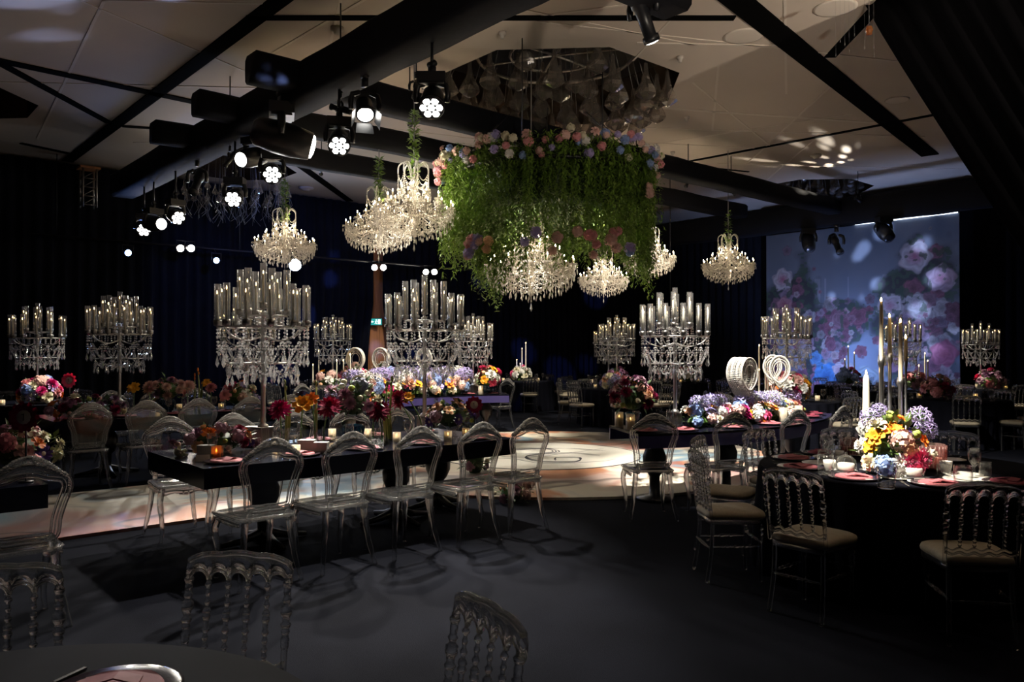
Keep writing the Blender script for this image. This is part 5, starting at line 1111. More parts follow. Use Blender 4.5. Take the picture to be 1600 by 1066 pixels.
# small boxes and grey pots on the front table
for px_, py_, w_, h_ in [(322, 715, .11, .10), (480, 706, .13, .10), (502, 708, .11, .09), (395, 690, .12, .14)]:
    q = T1(px_, py_); e = small('bx', 'favour_box', None, 'small grey lidded box on the front table', 'box', q, HEAD-PI/2, [('body', MB().box((0, 0, h_*.42), (w_, w_*.8, h_*.84)).mesh('body', 'stone_grey', False), Matrix(), None, []), ('lid', MB().box((0, 0, h_*.92), (w_*1.05, w_*.85, h_*.16)).mesh('lid', 'stone_grey', False), Matrix(), None, [])], 'grey boxes')
q = T1(318, 722); small('cd', 'place_card', None, 'folded white card near the left corner of the front table', 'card', (q.x, q.y+.02, TH), HEAD-PI/2+.3, [('card', MB().add([(-.05, 0, 0), (.05, 0, 0), (.05, .02, .05), (-.05, .02, .05), (-.05, .04, 0), (.05, .04, 0)], [(0, 1, 2, 3), (3, 2, 5, 4)]).mesh('card', 'paper', False), Matrix(), None, [])], 'cards')
for (k, base), objs in ROW.items(): order(objs, base)
# ------------------------------------------------------------------ beaded white lanterns on stands
def lantern(loc, h, r, depth, rz, label, grp='beaded lanterns'):
    e = thing('beaded_lantern', label, 'lantern', loc, rz, grp); obj('stand', MB().tube([(0, 0, 0), (0, 0, h-r*1.25)], .007, 6).lathe([(.06, 0), (.06, .01), (0, .012)], 18).mesh('stand', 'chrome_dark'), e)
    mb = MB(); rib = MB(); n = 4
    for k in range(n):
        y = -depth/2+depth*k/(n-1)
        rib.tube([(r*.80*math.cos(a)*(1-.30*max(0, -math.sin(a))**2), y, h+r*1.12*math.sin(a)) for a in np.linspace(0, 2*PI, 33)[:-1]], .010, 6, closed=True)
    obj('hoop', rib.mesh('hoop', 'pearl'), e); L = []
    for k in range(25):                                    # pearl strands looped round the hoops
        y = -depth/2+depth*k/24; q = (1-.06*abs(k-12)/12)*(1-.05*(k % 3 == 1))
        for lp in range(3 if k in (0, 24) else 1):
            rr_ = r*q*(1-.2*lp)
            for i in range(60):
                a = 2*PI*i/60; zz = math.sin(a); dz = -.22*r*max(0, -zz)**2*(1+.4*math.sin(k*2.1)); L.append(T(rr_*.86*math.cos(a)*(1-.42*max(0, -zz)**2), y, h+rr_*1.12*zz+dz*1.8, 0, .0085))
    obj('pearl_strands', MB().many(OCTV, OCTF, L).mesh('pearl_strands', 'pearl'), e, None, 'stuff'); return e
def arcpt(ad, r): a = math.radians(ad); return (CX+r*math.cos(a), CY+r*math.sin(a), TH)
lantern(arcpt(-92.5, 3.5), .57, .165, .22, HEAD-PI/2+.55, 'broad beaded white lantern seen from the side, left one')
lantern(arcpt(-73.5, 3.45), .60, .15, .14, HEAD-PI/2-.28, 'beaded white lantern seen end on, middle one'); lantern(arcpt(-68.5, 3.3), .62, .14, .10, HEAD-PI/2-.3, 'beaded white lantern half hidden, rightmost one')
for ang, lb in ((102, 'far beaded lantern in front of the timber panel'), (86, 'far beaded lantern hanging behind the front right candelabra'), (112.5, 'far beaded lantern below the small candelabra')): lantern(arcpt(ang, 3.5), .68, .17, .2, HEAD-PI/2, lb)
# ------------------------------------------------------------------ tall tapers
def taper(loc, hs, hc, label, r=.013, holder='chrome_dark', wax='wax_ivory', flame=True, grp='tapers', hr=.011):
    e = thing('taper_candle', label, 'candle', loc, 0, grp)
    if hs > .02: obj('candlestick', MB().lathe([(.05, 0), (.05, .008), (hr, .02), (hr, hs*.9), (hr*1.6, hs*.93), (hr*1.4, hs), (hr, hs)], 14).mesh('candlestick', holder), e)
    c = obj('candle', MB().lathe([(r, hs-.02), (r*.8, hs+hc*.9), (r*.45, hs+hc), (0, hs+hc+.003)], 12, cap=False).mesh('candle', wax), e)
    if flame: obj('flame', MB().lathe([(0, 0), (.006, .008), (.007, .016), (0, .036)], 6, cap=False).mesh('flame', 'flame'), c, T(0, 0, hs+hc))
    return e
for px_, by, ym, yt, lb, hr in [(1378, 738, 556, 472, 'tallest ivory taper on a slim silver stick in the spotlit bouquet', .016), (1391, 735, 552, 497, 'ivory taper just right of the tallest one', .012), (1408, 738, 590, 505, 'third slim ivory taper in the spotlit bouquet', .017), (1416, 735, 560, 530, 'shortest silver taper at the right of the bouquet', .008)]:
    q = at(px_, by, TH); D_ = (q-Vector((0, 0, CAM_H))).dot(FW); hs = (by-ym)*D_/FPX; hc = (ym-yt)*D_/FPX
    taper(q, hs, hc, lb, .015, 'chrome', 'wax_ivory', True, 'tapers in the spotlit bouquet', hr)
q = at(1354, 735, TH); D_ = (q-Vector((0, 0, CAM_H))).dot(FW); taper(q, (735-645)*D_/FPX, (645-586)*D_/FPX, 'thick white tapered candle left of the ivory tapers', .026, 'chrome', 'wax', True, 'tapers in the spotlit bouquet', .012)
for key, offs, lb in [('J', [(-.12, .0, .55), (.02, .05, .85), (.12, -.05, 1.0), (-.03, -.1, .45)], 'white taper on the far spotlit table'), ('A', [(-.45, .1, .9), (-.38, .0, .7), (-.3, .12, .6), (-.5, -.05, .5)], 'slim white taper behind the beaded lanterns'), ('C', [(-.1, 0, .6), (.0, .05, .9), (.12, 0, .75)], 'thin taper above the red bloom'), ('E', [(.45, -.1, .6), (.5, .1, .75), (.35, .05, .5)], 'thin taper right of the dim candelabra'), ('K', [(-.4, -.1, .5), (-.3, 0, .8)], 'thin taper near the small far candelabra')]:
    x, y, R_, _ = RND[key]; ob = []
    for dx, dy, h in offs:
        pp_ = Vector((x, y, TH))+RT*dx+F0*dy; ob.append(taper(pp_, h*.3, h*.7, lb, .014, 'chrome', 'wax', True, 'far tapers'))
    order(ob, lb)
for k, (px_, by, yt) in enumerate([(455, 640, 566), (462, 640, 580), (448, 640, 590)]):
    q = arcpt(115+k*.8, 3.5+.1*k); ob = taper(q, .35, .3+.1*(k == 0), 'thin taper above the far curved table, %s' % ['left', 'middle', 'right'][k], .012, 'chrome', 'wax', True, 'far tapers')

# ------------------------------------------------------------------ chandeliers
def chandelier():
    col = MB().lathe([(.0, -.36), (.03, -.35), (.05, -.31), (.025, -.26), (.06, -.20), (.075, -.12), (.04, -.04), (.03, .06), (.06, .12), (.04, .2), (.025, .30), (.05, .36), (.075, .40), (.05, .43), (.02, .46), (.012, .62)], 14)
    arms = []; bulbs = []; beads = []; drops = []; rnd = random.Random(8)
    def arm(R, z0, z1, k, n):
        a = 2*PI*k/n+R; c, s = math.cos(a), math.sin(a)
        return MB().tube(smooth_path([(.03*c, .03*s, z0), (R*.35*c, R*.35*s, z0+.05), (R*.7*c, R*.7*s, z1-.13), (R*.95*c, R*.95*s, z1-.10), (R*c, R*s, z1)], 4), .009, 6), (R*c, R*s, z1)
    A = MB()
    for n, R, z0, z1 in ((14, .54, -.10, .02), (9, .36, .04, .16), (6, .20, .12, .28)):
        for k in range(n):
            m, tip = arm(R, z0, z1, k, n); arms.append(m); bulbs.append(tip)
    up = MB(); 
    for k in range(7):                                   # crook-shaped canes at the top with bead chains
        a = 2*PI*k/7; c, s = math.cos(a), math.sin(a)
        up.tube(smooth_path([(.03*c, .03*s, .36), (.06*c, .06*s, .58), (.13*c, .13*s, .68), (.21*c, .21*s, .63), (.22*c, .22*s, .53)], 4), .010, 6)
        bead_string(beads, (.22*c, .22*s, .53), (.05*c, .05*s, .36), .10, .022, .010); bead_string(beads, (.22*c, .22*s, .52), (.22*c, .22*s, .30), 0, .022, .010); bead_string(beads, (.22*c, .22*s, .53), (.22*math.cos(a+.9), .22*math.sin(a+.9), .53), .12, .022, .009)
        drops.append(T(.22*c, .22*s, .26, 0, (.018, .018, .035)))
    dish = MB().lathe([(.008, -.012), (.05, .0), (.062, .012), (.055, .008), (.012, .002)], 12)
    for i, (x, y, z) in enumerate(bulbs):
        for k in range(6):
            a = k*PI/3+i; L = rnd.uniform(.05, .10); bx, by = x+.056*math.cos(a), y+.056*math.sin(a); beads.append(T(bx, by, z-.012, a, .009)); drops.append(T(bx, by, z-.03-L*.5, a, (.011, .011, L*.5)))
    for lay, (R, z) in enumerate(((.55, -.03), (.54, -.09), (.51, -.15), (.46, -.20), (.38, -.25), (.27, -.29), (.13, -.33))):
        n = max(6, int(R*66))
        for k in range(n):
            a = 2*PI*(k+.5*(lay % 2))/n; c, s = math.cos(a), math.sin(a); L = rnd.uniform(.05, .085)
            for q in range(3): beads.append(T(R*c, R*s, z+.05-.022*q, a, .011))
            drops.append(T(R*c, R*s, z-.03-L*.5, a, (.016, .016, L*.55)))
        for k in range(0, n, 2):
            a, b = 2*PI*k/n, 2*PI*(k+2)/n; bead_string(beads, (R*math.cos(a), R*math.sin(a), z+.06), (R*math.cos(b), R*math.sin(b), z+.06), .05, .022, .009)
    for k in range(14):
        a = 2*PI*k/14+.5; c, s = math.cos(a), math.sin(a); bead_string(beads, (.50*c, .50*s, .0), (.05*c, .05*s, .30), .16, .024, .010); bead_string(beads, (.50*c, .50*s, -.02), (.50*math.cos(a+.45), .50*math.sin(a+.45), -.02), .09, .022, .010); bead_string(beads, (.31*c, .31*s, .18), (.40*c, .40*s, -.08), .03, .022, .010)
    drops.append(T(0, 0, -.50, 0, (.028, .028, .06))); 
    for k in range(4): beads.append(T(0, 0, -.37-.02*k, 0, .012))
    aM = arms; parts = [('column', col.mesh('column', 'crystal_lamp'), Matrix(), None, []), ('crook_canes', up.mesh('crook_canes', 'crystal_lamp'), Matrix(), None, []), ('bead_chains', MB().many(OCTV, OCTF, beads).mesh('bead_chains', 'crystal_lamp', False), Matrix(), 'stuff', []), ('crystal_drops', MB().many(DROPV, DROPF, drops).mesh('crystal_drops', 'crystal_lamp', False), Matrix(), 'stuff', [])]
    dm = dish.mesh('drip_dish', 'crystal_lamp'); cm = MB().lathe([(0, 0), (.011, 0), (.010, .075), (0, .076)], 8, cap=False).mesh('candle_sleeve', 'wax_ivory'); bm_ = MB().lathe([(0, 0), (.007, .006), (.009, .016), (.005, .03), (0, .042)], 7, cap=False).mesh('bulb', 'bulb')
    for m, tip in zip(aM, bulbs): parts.append(('arm', m.mesh('arm', 'crystal_lamp'), Matrix(), None, [('drip_dish', dm, T(*tip), None), ('candle_sleeve', cm, T(*tip), None), ('bulb', bm_, T(tip[0], tip[1], tip[2]+.076), None)]))
    return parts
CHAND = chandelier()
def garland(a, b, n, label, seed, wid=.09, size=.07):
    """a cord with leaves and a few blooms climbing up from a chandelier"""
    e = thing('leaf_garland', label, 'garland', a, 0, 'leafy garlands on chandelier cords'); d = Vector(b)-Vector(a); L = []; rnd = random.Random(seed)
    obj('cord', MB().tube([(0, 0, 0), (0, 0, ZC-a[2])], .008, 5).mesh('cord', 'cord'), e)
    for i in range(n):
        u = rnd.random(); an = rnd.random()*6.28; q = d*u; r = wid*(.3+.7*rnd.random()); L.append(Matrix.Translation(q+Vector((math.cos(an)*r*.3, math.sin(an)*r*.3, 0))) @ Vector((math.cos(an), math.sin(an), rnd.uniform(-.6, .8))).to_track_quat('Y', 'Z').to_matrix().to_4x4() @ Matrix.Diagonal((size*rnd.uniform(.6, 1.5),)*3+(1,)))
    obj('leaves', MB().many(LEAFV, LEAFF, L).mesh('leaves', 'leaf_vine', False), e, None, 'stuff')
chs = [(445, 383, 15.0, 1.0, 'single crystal chandelier at left above the front candelabra', 4.95), (592, 357, 13.7, 1.03, 'big lit chandelier left of the floral ring, lower left of the pair', 5.05), (647, 331, 11.4, 1.03, 'big lit chandelier left of the floral ring, upper right of the pair', 5.05),
       (830, 418, 12.0, 1.2, 'largest lit chandelier hanging under the floral ring', 4.4), (943, 436, 18.0, .98, 'small lit chandelier under the right half of the floral ring', 5.05), (1014, 404, 17.0, .98, 'lit chandelier peeking out right of the floral ring', 5.05), (1138, 415, 17.6, 1.0, 'single lit chandelier hanging free right of the floral ring', 5.05)]
for i, (px_, py_, dep, sc_, lb, zt) in enumerate(chs):
    c = at_d(px_, py_, dep); e = put(CHAND, 'crystal_chandelier', lb, 'chandelier', c, i*.37, 'crystal chandeliers', sc_)
    l = bpy.data.lights.new('chandelier_glow', 'POINT'); l.energy = CH_W*sc_; l.color = (1, .80, .56); l.shadow_soft_size = .05; lo = bpy.data.objects.new('chandelier_glow', l); COL.objects.link(lo); lo.parent = e; lo.location = (.09, -.08, .30)
    l = bpy.data.lights.new('chandelier_glow', 'POINT'); l.energy = CH_W*.35*sc_; l.color = (1, .80, .56); l.shadow_soft_size = .05; lo = bpy.data.objects.new('chandelier_glow', l); COL.objects.link(lo); lo.parent = e; lo.location = (-.2, .1, -.10)
    if i == 3: obj('cord', MB().tube([(0, 0, .6), (0, 0, (ZC-c.z)/sc_)], .008, 5).mesh('cord', 'cord'), e)
    if i != 3: garland((c.x, c.y, c.z+.45*sc_), (c.x, c.y, min(zt, c.z+.45*sc_+(.75 if i != 2 else 1.0))), 240 if i < 3 else 120, 'green leafy garland climbing the cord of chandelier, %s' % ORD[[0, 1, 2, 0, 4, 5, 6][i] if i < 3 else i-1], i)

# ------------------------------------------------------------------ floral ring over the dance floor
RC = at_d(858, 330, 12.1); RR = 1.55
ring = thing('floral_ring', 'huge ring of hanging greenery and pastel hydrangeas above the dance floor', 'floral installation', (RC.x, RC.y, 0))
rnd = random.Random(21)
hp = MB()
for z in (4.42, 4.2): hp.tube([(RR*.93*math.cos(a), RR*.93*math.sin(a), z) for a in np.linspace(0, 2*PI, 49)[:-1]], .03, 6, closed=True)
for k in range(8): a = k*PI/4; hp.tube([(RR*.93*math.cos(a), RR*.93*math.sin(a), 4.42), (RR*.5*math.cos(a), RR*.5*math.sin(a), 5.05)], .006, 4)
obj('hoop_frame', hp.mesh('hoop_frame', 'black_paint'), ring)
g = np.random.RandomState(5); M = []
for c_ in range(150):                                    # strands hang in uneven bunches
    a0_ = 2*PI*c_/150+g.uniform(-.02, .02); r0_ = RR*g.uniform(.90, 1.07); zb0 = 2.92-.22*max(0, math.cos(a0_+2.45))+.2*math.sin(a0_*3+1)+.15*math.sin(a0_*7)+g.uniform(-.22, .28)
    for k in range(9):
        a = a0_+g.normal(0, .016); r = r0_-RR*.10*g.rand()**2; zb = zb0+g.uniform(-.1, .3); z = 4.48+g.uniform(-.06, .05); ph = g.uniform(0, 6)
        while z > zb:
            rr_ = r+.05*math.sin(z*2.5+ph); an = g.uniform(0, 2*PI); s = g.uniform(.045, .085)
            M.append(Matrix.Translation((rr_*math.cos(a), rr_*math.sin(a), z)) @ Vector((math.cos(an), math.sin(an), g.uniform(-1.6, .2))).to_track_quat('Y', 'Z').to_matrix().to_4x4() @ Matrix.Diagonal((s*.7, s, s, 1))); z -= g.uniform(.034, .062)
for c_ in range(420):                                    # strands inside the ring, shorter
    a = g.uniform(0, 2*PI); r = RR*(.28+.6*math.sqrt(g.rand())); zb = 3.12+.25*g.rand()-.1*(r > RR*.7); z = 3.75
    while z > zb:
        an = g.uniform(0, 2*PI); s = g.uniform(.045, .085)
        M.append(Matrix.Translation((r*math.cos(a), r*math.sin(a), z)) @ Vector((math.cos(an), math.sin(an), g.uniform(-1.6, .2))).to_track_quat('Y', 'Z').to_matrix().to_4x4() @ Matrix.Diagonal((s*.7, s, s, 1))); z -= g.uniform(.034, .062)
A = np.array([[list(r) for r in m] for m in M]); lv = np.c_[np.array(LEAFV), np.ones(5)]; VV = np.einsum('kij,nj->kni', A, lv)[:, :, :3].reshape(-1, 3)
FF = (np.array([(0, 2, 1), (0, 3, 2), (1, 2, 4), (2, 3, 4)])[None]+5*np.arange(len(M))[:, None, None]).reshape(-1, 3)
me = bpy.data.meshes.new('hanging_vines'); me.vertices.add(len(VV)); me.vertices.foreach_set('co', VV.astype('f').ravel()); me.loops.add(len(FF)*3); me.loops.foreach_set('vertex_index', FF.astype('i').ravel()); me.polygons.add(len(FF)); me.polygons.foreach_set('loop_start', (np.arange(len(FF))*3).astype('i')); me.update(calc_edges=True); me.validate(); me.materials.append(MATS['leaf_vine'])
obj('hanging_vines', me, ring, None, 'stuff')
obj('moss_backing', MB().lathe([(.0, 4.40), (RR*.82, 4.40), (RR*.84, 4.3), (RR*.84, 3.75), (RR*.80, 3.6), (RR*.76, 3.75), (RR*.74, 4.2), (0, 4.25)], 40, cap=False).mesh('moss_backing', 'leaf_deep'), ring)
RPAL = [('hydrangea', 'blush'), ('hydrangea', 'pink'), ('hydrangea', 'blue'), ('hydrangea', 'cream'), ('rose', 'blush'), ('hydrangea', 'lilac'), ('hydrangea', 'white')]
for k in range(150):
    a = 2*PI*k/150+rnd.uniform(-.03, .03); r = RR*rnd.uniform(.98, 1.10); z = 4.40+rnd.uniform(-.22, .17); kd, cl = RPAL[rnd.randrange(7)]
    obj('bloom', getbloom(kd, cl), ring, aim((r*math.cos(a), r*math.sin(a), z), (math.cos(a), math.sin(a), .4), rnd.random()*6, rnd.uniform(.05, .078)))
for px_, py_, n, pal in [(735, 385, 6, ['lilac', 'blush', 'pink']), (745, 372, 4, ['blush', 'lilac']), (768, 383, 2, ['peach']), (957, 372, 5, ['blush', 'pink', 'blush']), (925, 362, 2, ['pink']), (983, 392, 2, ['blue', 'lilac']), (930, 390, 2, ['pink', 'blush']), (900, 375, 2, ['blush']), (690, 275, 4, ['pink', 'blush']), (868, 378, 2, ['blush']), (827, 376, 2, ['lilac']), (1010, 290, 2, ['blush'])]:
    d = (FW+RT*((px_-800)/FPX)+UP*((533-py_)/FPX)); o_ = Vector((0, 0, CAM_H)); ex, ey = o_.x-RC.x, o_.y-RC.y; aa = d.x**2+d.y**2; bb = 2*(ex*d.x+ey*d.y); cc = ex*ex+ey*ey-(RR*1.02)**2; dis = bb*bb-4*aa*cc
    t_ = (-bb-math.sqrt(dis))/(2*aa) if dis > 0 else -bb/(2*aa); q = o_+d*t_
    for i in range(n):
        w_ = Vector((q.x-RC.x, q.y-RC.y, 0)); nd = w_.normalized(); tg = Vector((-nd.y, nd.x, 0)); c = w_+tg*rnd.uniform(-.1, .1)+Vector((0, 0, q.z+rnd.uniform(-.15, .12)))+nd*.05
        obj('bloom', getbloom('hydrangea', pal[i % len(pal)]), ring, aim(c, nd, rnd.random()*6, rnd.uniform(.06, .09)))

# ------------------------------------------------------------------ glass pendant clusters in the ceiling recesses
BELL = MB().lathe([(.012, .20), (.022, .19), (.028, .10), (.05, .0), (.115, -.12), (.125, -.17), (.09, -.20), (.03, -.235), (0, -.245)], 7, cap=False).mesh('glass_bell', 'pendant_glass', False)
def cluster(idx, label, n, zc, spread, sc, wires=False):
    cx, cy_, r = OCT[idx]; e = thing('glass_pendant_cluster', label, 'ceiling light', (cx, cy_, ZC+.6), 0, 'glass pendant clusters'); rn = random.Random(idx); W_ = MB(); B_ = []
    fr = MB(); fr.tube([(r*.62*math.cos(a), r*.62*math.sin(a), .0) for a in np.linspace(0, 2*PI, 33)[:-1]], .03, 6, closed=True); fr.tube([(r*.36*math.cos(a), r*.36*math.sin(a), .02) for a in np.linspace(0, 2*PI, 25)[:-1]], .025, 6, closed=True)
    for k in range(6): a = k*PI/3; fr.tube([(0, 0, .03), (r*.62*math.cos(a), r*.62*math.sin(a), 0)], .02, 6)
    fr.tube([(0, 0, .02), (0, 0, .15)], .04, 8)
    obj('mount_ring', fr.mesh('mount_ring', 'alu'), e)
    for k in range(n):
        u = math.sqrt((k+.5)/n); a = k*2.39996; x, y = r*spread*u*math.cos(a), r*spread*u*math.sin(a); z = zc-(.30*(1-u)+rn.uniform(-.06, .06))*sc*1.3-.6
        obj('glass_bell', BELL, e, T(x, y, z, rn.random()*6, sc)); W_.tube([(x*.9, y*.9, .0), (x, y, z+.19*sc)], .004, 3)
        if wires:
            for q in range(2): W_.tube(smooth_path([(x, y, z-.1), (x+rn.uniform(-.1, .1), y+rn.uniform(-.1, .1), z-.3), (x+rn.uniform(-.2, .2), y+rn.uniform(-.2, .2), z-.45-rn.random()*.2)], 2), .004, 3)
    obj('wires', W_.mesh('wires', 'cord'), e, None, 'stuff'); return e
cluster(0, 'large cluster of glass bell pendants in the central ceiling recess', 70, -.05, .92, 1.35)
cluster(1, 'dim pendant cluster with dangling wires at far left', 46, -.55, .95, .62, True)
cluster(2, 'pendant cluster in the far right ceiling recess', 50, .15, .85, .8)
# small hanging glass drops and an amber pendant by the near curtain
q = at(1358, 48, 5.45); e = thing('amber_pendant', 'small amber glass pendant hanging beside the black curtain', 'pendant', q); obj('wire', MB().tube([(0, 0, .04), (0, 0, ZC-q.z)], .002, 4).mesh('wire', 'cord'), e); obj('shade', MB().lathe([(0, .06), (.03, .05), (.045, .0), (.03, -.03), (.035, -.045), (0, -.05)], 9, cap=False).mesh('shade', 'amber_glass', False), e)
ob = []
for px_, py_ in [(1313, 65), (1320, 70), (1306, 87), (1335, 55), (1351, 75), (1365, 74), (1366, 88), (1327, 80)]:
    q = at(px_, py_, 5.3); e = thing('glass_drop', 'thin clear glass drop on a thread by the near curtain', 'glass drop', q, 0, 'glass drops on threads'); obj('thread', MB().tube([(0, 0, 0), (0, 0, ZC-q.z)], .0008, 3).mesh('thread', 'cord'), e); obj('drop', MB().octa((0, 0, 0), .006, .04, .02).mesh('drop', 'crystal', False), e); ob.append(e)
order(ob, 'thin clear glass drop on a thread by the near curtain')

# ------------------------------------------------------------------ stage lights in place
FT = Vector((3.4, 6.2, .9))
lamp(675, 160, 4.45, 'wash', (2.9, 4.7, .6), 'wash light with seven lenses, largest and rightmost on the truss', watts=SP['wash1'], deg=42)
lamp(570, 172, 4.50, 'fresnel', (3.7, 5.6, .9), 'lit fresnel spotlight with barn doors beside the largest wash light', watts=SP['fresnel'], deg=30)
lamp(530, 222, 4.45, 'wash', (3.0, 5.5, .8), 'seven-lens wash light below the fresnel spotlight', watts=SP['wash2'], deg=50)
lamp(440, 216, 4.50, 'beam', (8.3, 8.6, 3.6), 'big moving head with a bright lens pointing right', watts=SP['beam'], deg=40, kind_x=4.75, sc=1.5)
lamp(425, 270, 4.45, 'wash', (2.4, 5.0, .8), 'seven-lens wash light above the left chandelier', watts=SP['wash3'], deg=50)
lamp(395, 246, 4.55, 'beam', (2.0, 10.5, 3.4), 'small moving head tilted left behind the big one', watts=0, kind_x=5.05)
lamp(367, 308, 4.40, 'wash', (1.5, 8.0, .8), 'tilted seven-lens wash light before the hanging wires', watts=SP['wash4'], deg=50)
lamp(308, 285, 4.45, 'profile', (3.0, 12.0, .8), 'dark profile spotlight angled down mid truss', lit=False)
lamp(274, 338, 4.40, 'wash', (6.5, 8.0, .8), 'seven-lens wash light seen edge on near the truss end', watts=0)
lamp(240, 350, 4.40, 'beam', (6.2, 11.5, 3.6), 'moving head with a thin lit crescent near the truss end', watts=0)
lamp(225, 358, 4.40, 'wash', (2.0, 7.5, .8), 'leftmost seven-lens wash light on the truss', watts=SP['wash4'], deg=50)
lamp(1005, 24, 4.72, 'profile', (8.8, 5.2, .9), 'profile spotlight hanging alone at the top of the picture', lit=True, top=5.0, sc=1.0, group='other stage lights', kind_x=6.2, watts=SP['profile'], deg=62)
for px_, py_, kd, lb, tg in [(1263, 378, 'beam', 'dark moving head before the backdrop, leftmost', (16, 8, 0)), (1307, 382, 'profile', 'dark profile spotlight before the backdrop', (17.5, 7.0, 0)), (1381, 362, 'beam', 'moving head with a blue sheen before the backdrop, rightmost', (17, 5, 1))]:
    lamp(px_, py_, 4.35, kd, tg, lb, lit=False, top=4.8, group='stage lights before the backdrop', sc=1.15, dep=(19.6-0)/(FW.x+RT.x*(px_-800)/FPX))
# floodlights on a pipe along the left wall
pe = thing('lighting_pipe', 'thin dark pipe carrying floodlights along the left wall', 'pipe'); obj('pipe', MB().tube([(3.5, Y1-1.0, 4.15), (16.5, Y1-1.0, 4.15)], .03, 8).mesh('pipe', 'fixture'), pe)
for hx in (4.0, 8.2, 12.4, 16.2): obj('hanger', MB().tube([(hx, Y1-1.0, 4.15), (hx, Y1-1.0, ZC)], .012, 6).mesh('hanger', 'fixture'), pe)
def flood(px_, py_, twin, mat, label, watts, col, r=.085, deg=110, tgt=(5, 5, .5)):
    l_ = (px_-800)/FPX; dep = (Y1-1.15)/(FW.y+RT.y*l_); c = at_d(px_, py_, dep); d = (Vector(tgt)-c).normalized()
    e = thing('floodlight', label, 'stage light', c, 0, 'floodlights on the left wall pipe')
    hs = MB(); ln = []
    xs_ = (-.13, .13) if twin else (0,)
    hous = MB().lathe([(r*.7, -.16), (r*1.1, -.12), (r*1.2, .02), (r*1.0, .02)], 16).mesh('housing', 'fixture'); lens = MB().lathe([(r, 0), (r*.8, .015), (0, .025)], 16).mesh('lens', mat)
    for dx in xs_:
        h = obj('housing', hous, e, aim(Vector((dx*RT.x, dx*RT.y, 0)), d)); obj('lens', lens, h, T(0, 0, .02))
    obj('bracket', MB().tube([(-.22 if twin else -.12, 0, 0), (-.22 if twin else -.12, 0, .18), (.22 if twin else .12, 0, .18), (.22 if twin else .12, 0, 0)], .012, 5).tube([(0, 0, .18), (0, .15, 4.15-c.z)], .012, 5).mesh('bracket', 'fixture'), e)
    if watts:
        l = spot((0, 0, 0), (0, 0, -1), watts, deg, col, .6, .12); l.parent = e; l.matrix_local = Matrix.Translation(d*.14) @ d.to_track_quat('-Z', 'Y').to_matrix().to_4x4()
flood(290, 388, True, 'lens_flood', 'bright warm twin floodlight on the left wall, leftmost twin', SP['flood'], (1, .9, .75)); flood(592, 418, True, 'lens_flood', 'bright warm twin floodlight above the exit sign', SP['flood'], (1, .9, .75)); flood(672, 425, True, 'lens_flood', 'bright warm twin floodlight behind the front right candelabra', SP['flood'], (1, .9, .75))
flood(200, 395, False, 'lens_blue', 'small blue floodlight on the left wall, leftmost', SP['blue'], (.25, .4, 1), .07); flood(338, 407, False, 'lens_blue', 'small blue floodlight left of the left chandelier', SP['blue'], (.25, .4, 1), .07)
flood(461, 414, False, 'lens_coldwhite', 'dazzling cold white spotlight beside the left chandelier', SP['cold'], (.62, .76, 1), .16, 60, (2.5, 4.5, .5))
UPL = [('body', MB().lathe([(.12, 0), (.12, .03), (.05, .05), (.05, 1.7), (.09, 1.75), (.13, 1.95), (.12, 1.95), (.1, 1.8), (0, 1.78)], 18, cap=False).mesh('body', 'fixture'), Matrix(), None, [])]
for i, (ux, uy, tg, wt, dg) in enumerate(UPS):
    e = put(UPL, 'added_uplighter', 'added floor uplighter brightening the ceiling, unseen behind the viewer, %s' % ORD[i], 'lamp', (ux, uy, 0), 0, 'added uplighters'); c = Vector((ux, uy, 2.0)); d = (Vector(tg)-c).normalized(); l = spot((0, 0, 0), (0, 0, -1), wt, dg, (1, .86, .70), .9, .12); l.parent = e; l.matrix_local = Matrix.Translation((0, 0, 2.0)) @ d.to_track_quat('-Z', 'Y').to_matrix().to_4x4()
# overhead spots added out of sight to brighten the tables and dance floor
def rig(loc, tgt, watts, deg, col, label, kind='profile', blend=.4):
    l_ = Vector(loc); e = thing('profile_spotlight', label, 'stage light', (loc[0], loc[1], loc[2]+.19), 0, 'overhead spotlights', .5); d = Vector(tgt)-l_
    obj('yoke', ME['yoke'], e, T(0, 0, .02, math.atan2(d.y, d.x)-PI/2)); obj('clamp', ME['clamp'], e, T(0, 0, -.02)); obj('hanger', MB().tube([(0, 0, 0), (0, 0, (ZC-loc[2]-.19)*2)], .02, 6).mesh('hanger', 'fixture'), e); b = obj('barrel', ME['barrel'], e, aim((0, 0, -.38), d)); obj('lens', ME['dark_lens'], b, T(0, 0, .262, 0, .72))
    dn = d.normalized(); s = spot((0, 0, 0), (0, 0, -1), watts, deg, col, blend, .06); s.parent = e; s.matrix_local = Matrix.Translation(Vector((0, 0, -.38))+dn*.34) @ dn.to_track_quat('-Z', 'Y').to_matrix().to_4x4(); return s
for loc, tgt, wt, deg, col, lb, bl in RIGS: rig(loc, tgt, wt, deg, col, lb, blend=bl)
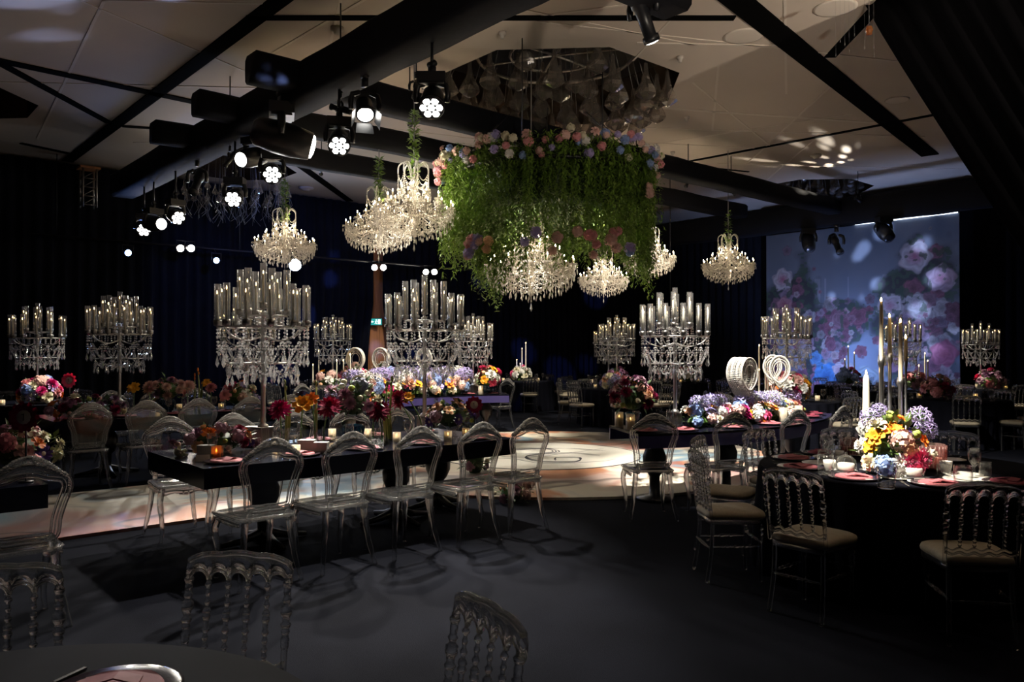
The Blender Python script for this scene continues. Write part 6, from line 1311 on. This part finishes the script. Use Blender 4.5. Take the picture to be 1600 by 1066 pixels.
def gobo(loc, tgt, watts, deg, col, scale, thr, seed, label, soft=.02):
    """projector with a spotted disc in its beam"""
    s = rig(loc, tgt, watts, deg, col, label); l = s.data; l.use_nodes = True; nt = l.node_tree; em = nt.nodes['Emission']; tc = N(nt, 'TexCoord'); mp = N(nt, 'Mapping'); mp.inputs['Scale'].default_value = (scale,)*3; mp.inputs['Location'].default_value = (seed*1.7, seed*.9, 0)
    sp = N(nt, 'SeparateXYZ'); nt.links.new(tc.outputs['Normal'], sp.inputs[0]); dx = N(nt, 'Math', operation='DIVIDE'); dy = N(nt, 'Math', operation='DIVIDE'); nt.links.new(sp.outputs[0], dx.inputs[0]); nt.links.new(sp.outputs[2], dx.inputs[1]); nt.links.new(sp.outputs[1], dy.inputs[0]); nt.links.new(sp.outputs[2], dy.inputs[1])
    cb = N(nt, 'CombineXYZ'); nt.links.new(dx.outputs[0], cb.inputs[0]); nt.links.new(dy.outputs[0], cb.inputs[1]); nt.links.new(cb.outputs[0], mp.inputs[0])
    vo = N(nt, 'TexVoronoi', i_Scale=1.0, i_Randomness=.9); nt.links.new(mp.outputs[0], vo.inputs['Vector']); mr = N(nt, 'MapRange'); mr.inputs[1].default_value = thr; mr.inputs[2].default_value = thr+soft*4; mr.inputs[3].default_value = 1; mr.inputs[4].default_value = 0; nt.links.new(vo.outputs['Distance'], mr.inputs[0])
    nt.links.new(mr.outputs[0], em.inputs['Strength'])
for gset in GOBOS: gobo(*gset)
for loc, tg, wt, col, lb in ADDED_FLOODS:
    e = thing('added_floor_flood', lb, 'stage light', loc, 0, 'added floor floodlights'); d = (Vector(tg)-Vector((loc[0], loc[1], .2))).normalized()
    obj('foot', MB().box((0, 0, .02), (.2, .2, .04)).tube([(0, 0, .03), (0, 0, .16)], .02, 6).mesh('foot', 'fixture', False), e); h = obj('housing', ME['fresnel'], e, aim((0, 0, .2), d)); obj('lens', ME['dark_lens'], h, T(0, 0, .09))
    l = spot((0, 0, 0), (0, 0, -1), wt, 110, col, .8, .08); l.parent = e; l.matrix_local = Matrix.Translation(Vector((0, 0, .2))+d*.2) @ d.to_track_quat('-Z', 'Y').to_matrix().to_4x4()
ls = thing('light_strip', 'thin bright strip of light along the top of the backdrop', 'light strip', (21.33, 8.95, 5.018)); obj('tube', MB().box((0, 0, 0), (.03, 2.6, .035)).mesh('tube', 'led_strip', False), ls)
obj('channel', MB().box((.02, 0, .028), (.07, 2.64, .02)).mesh('channel', 'fixture', False), ls)
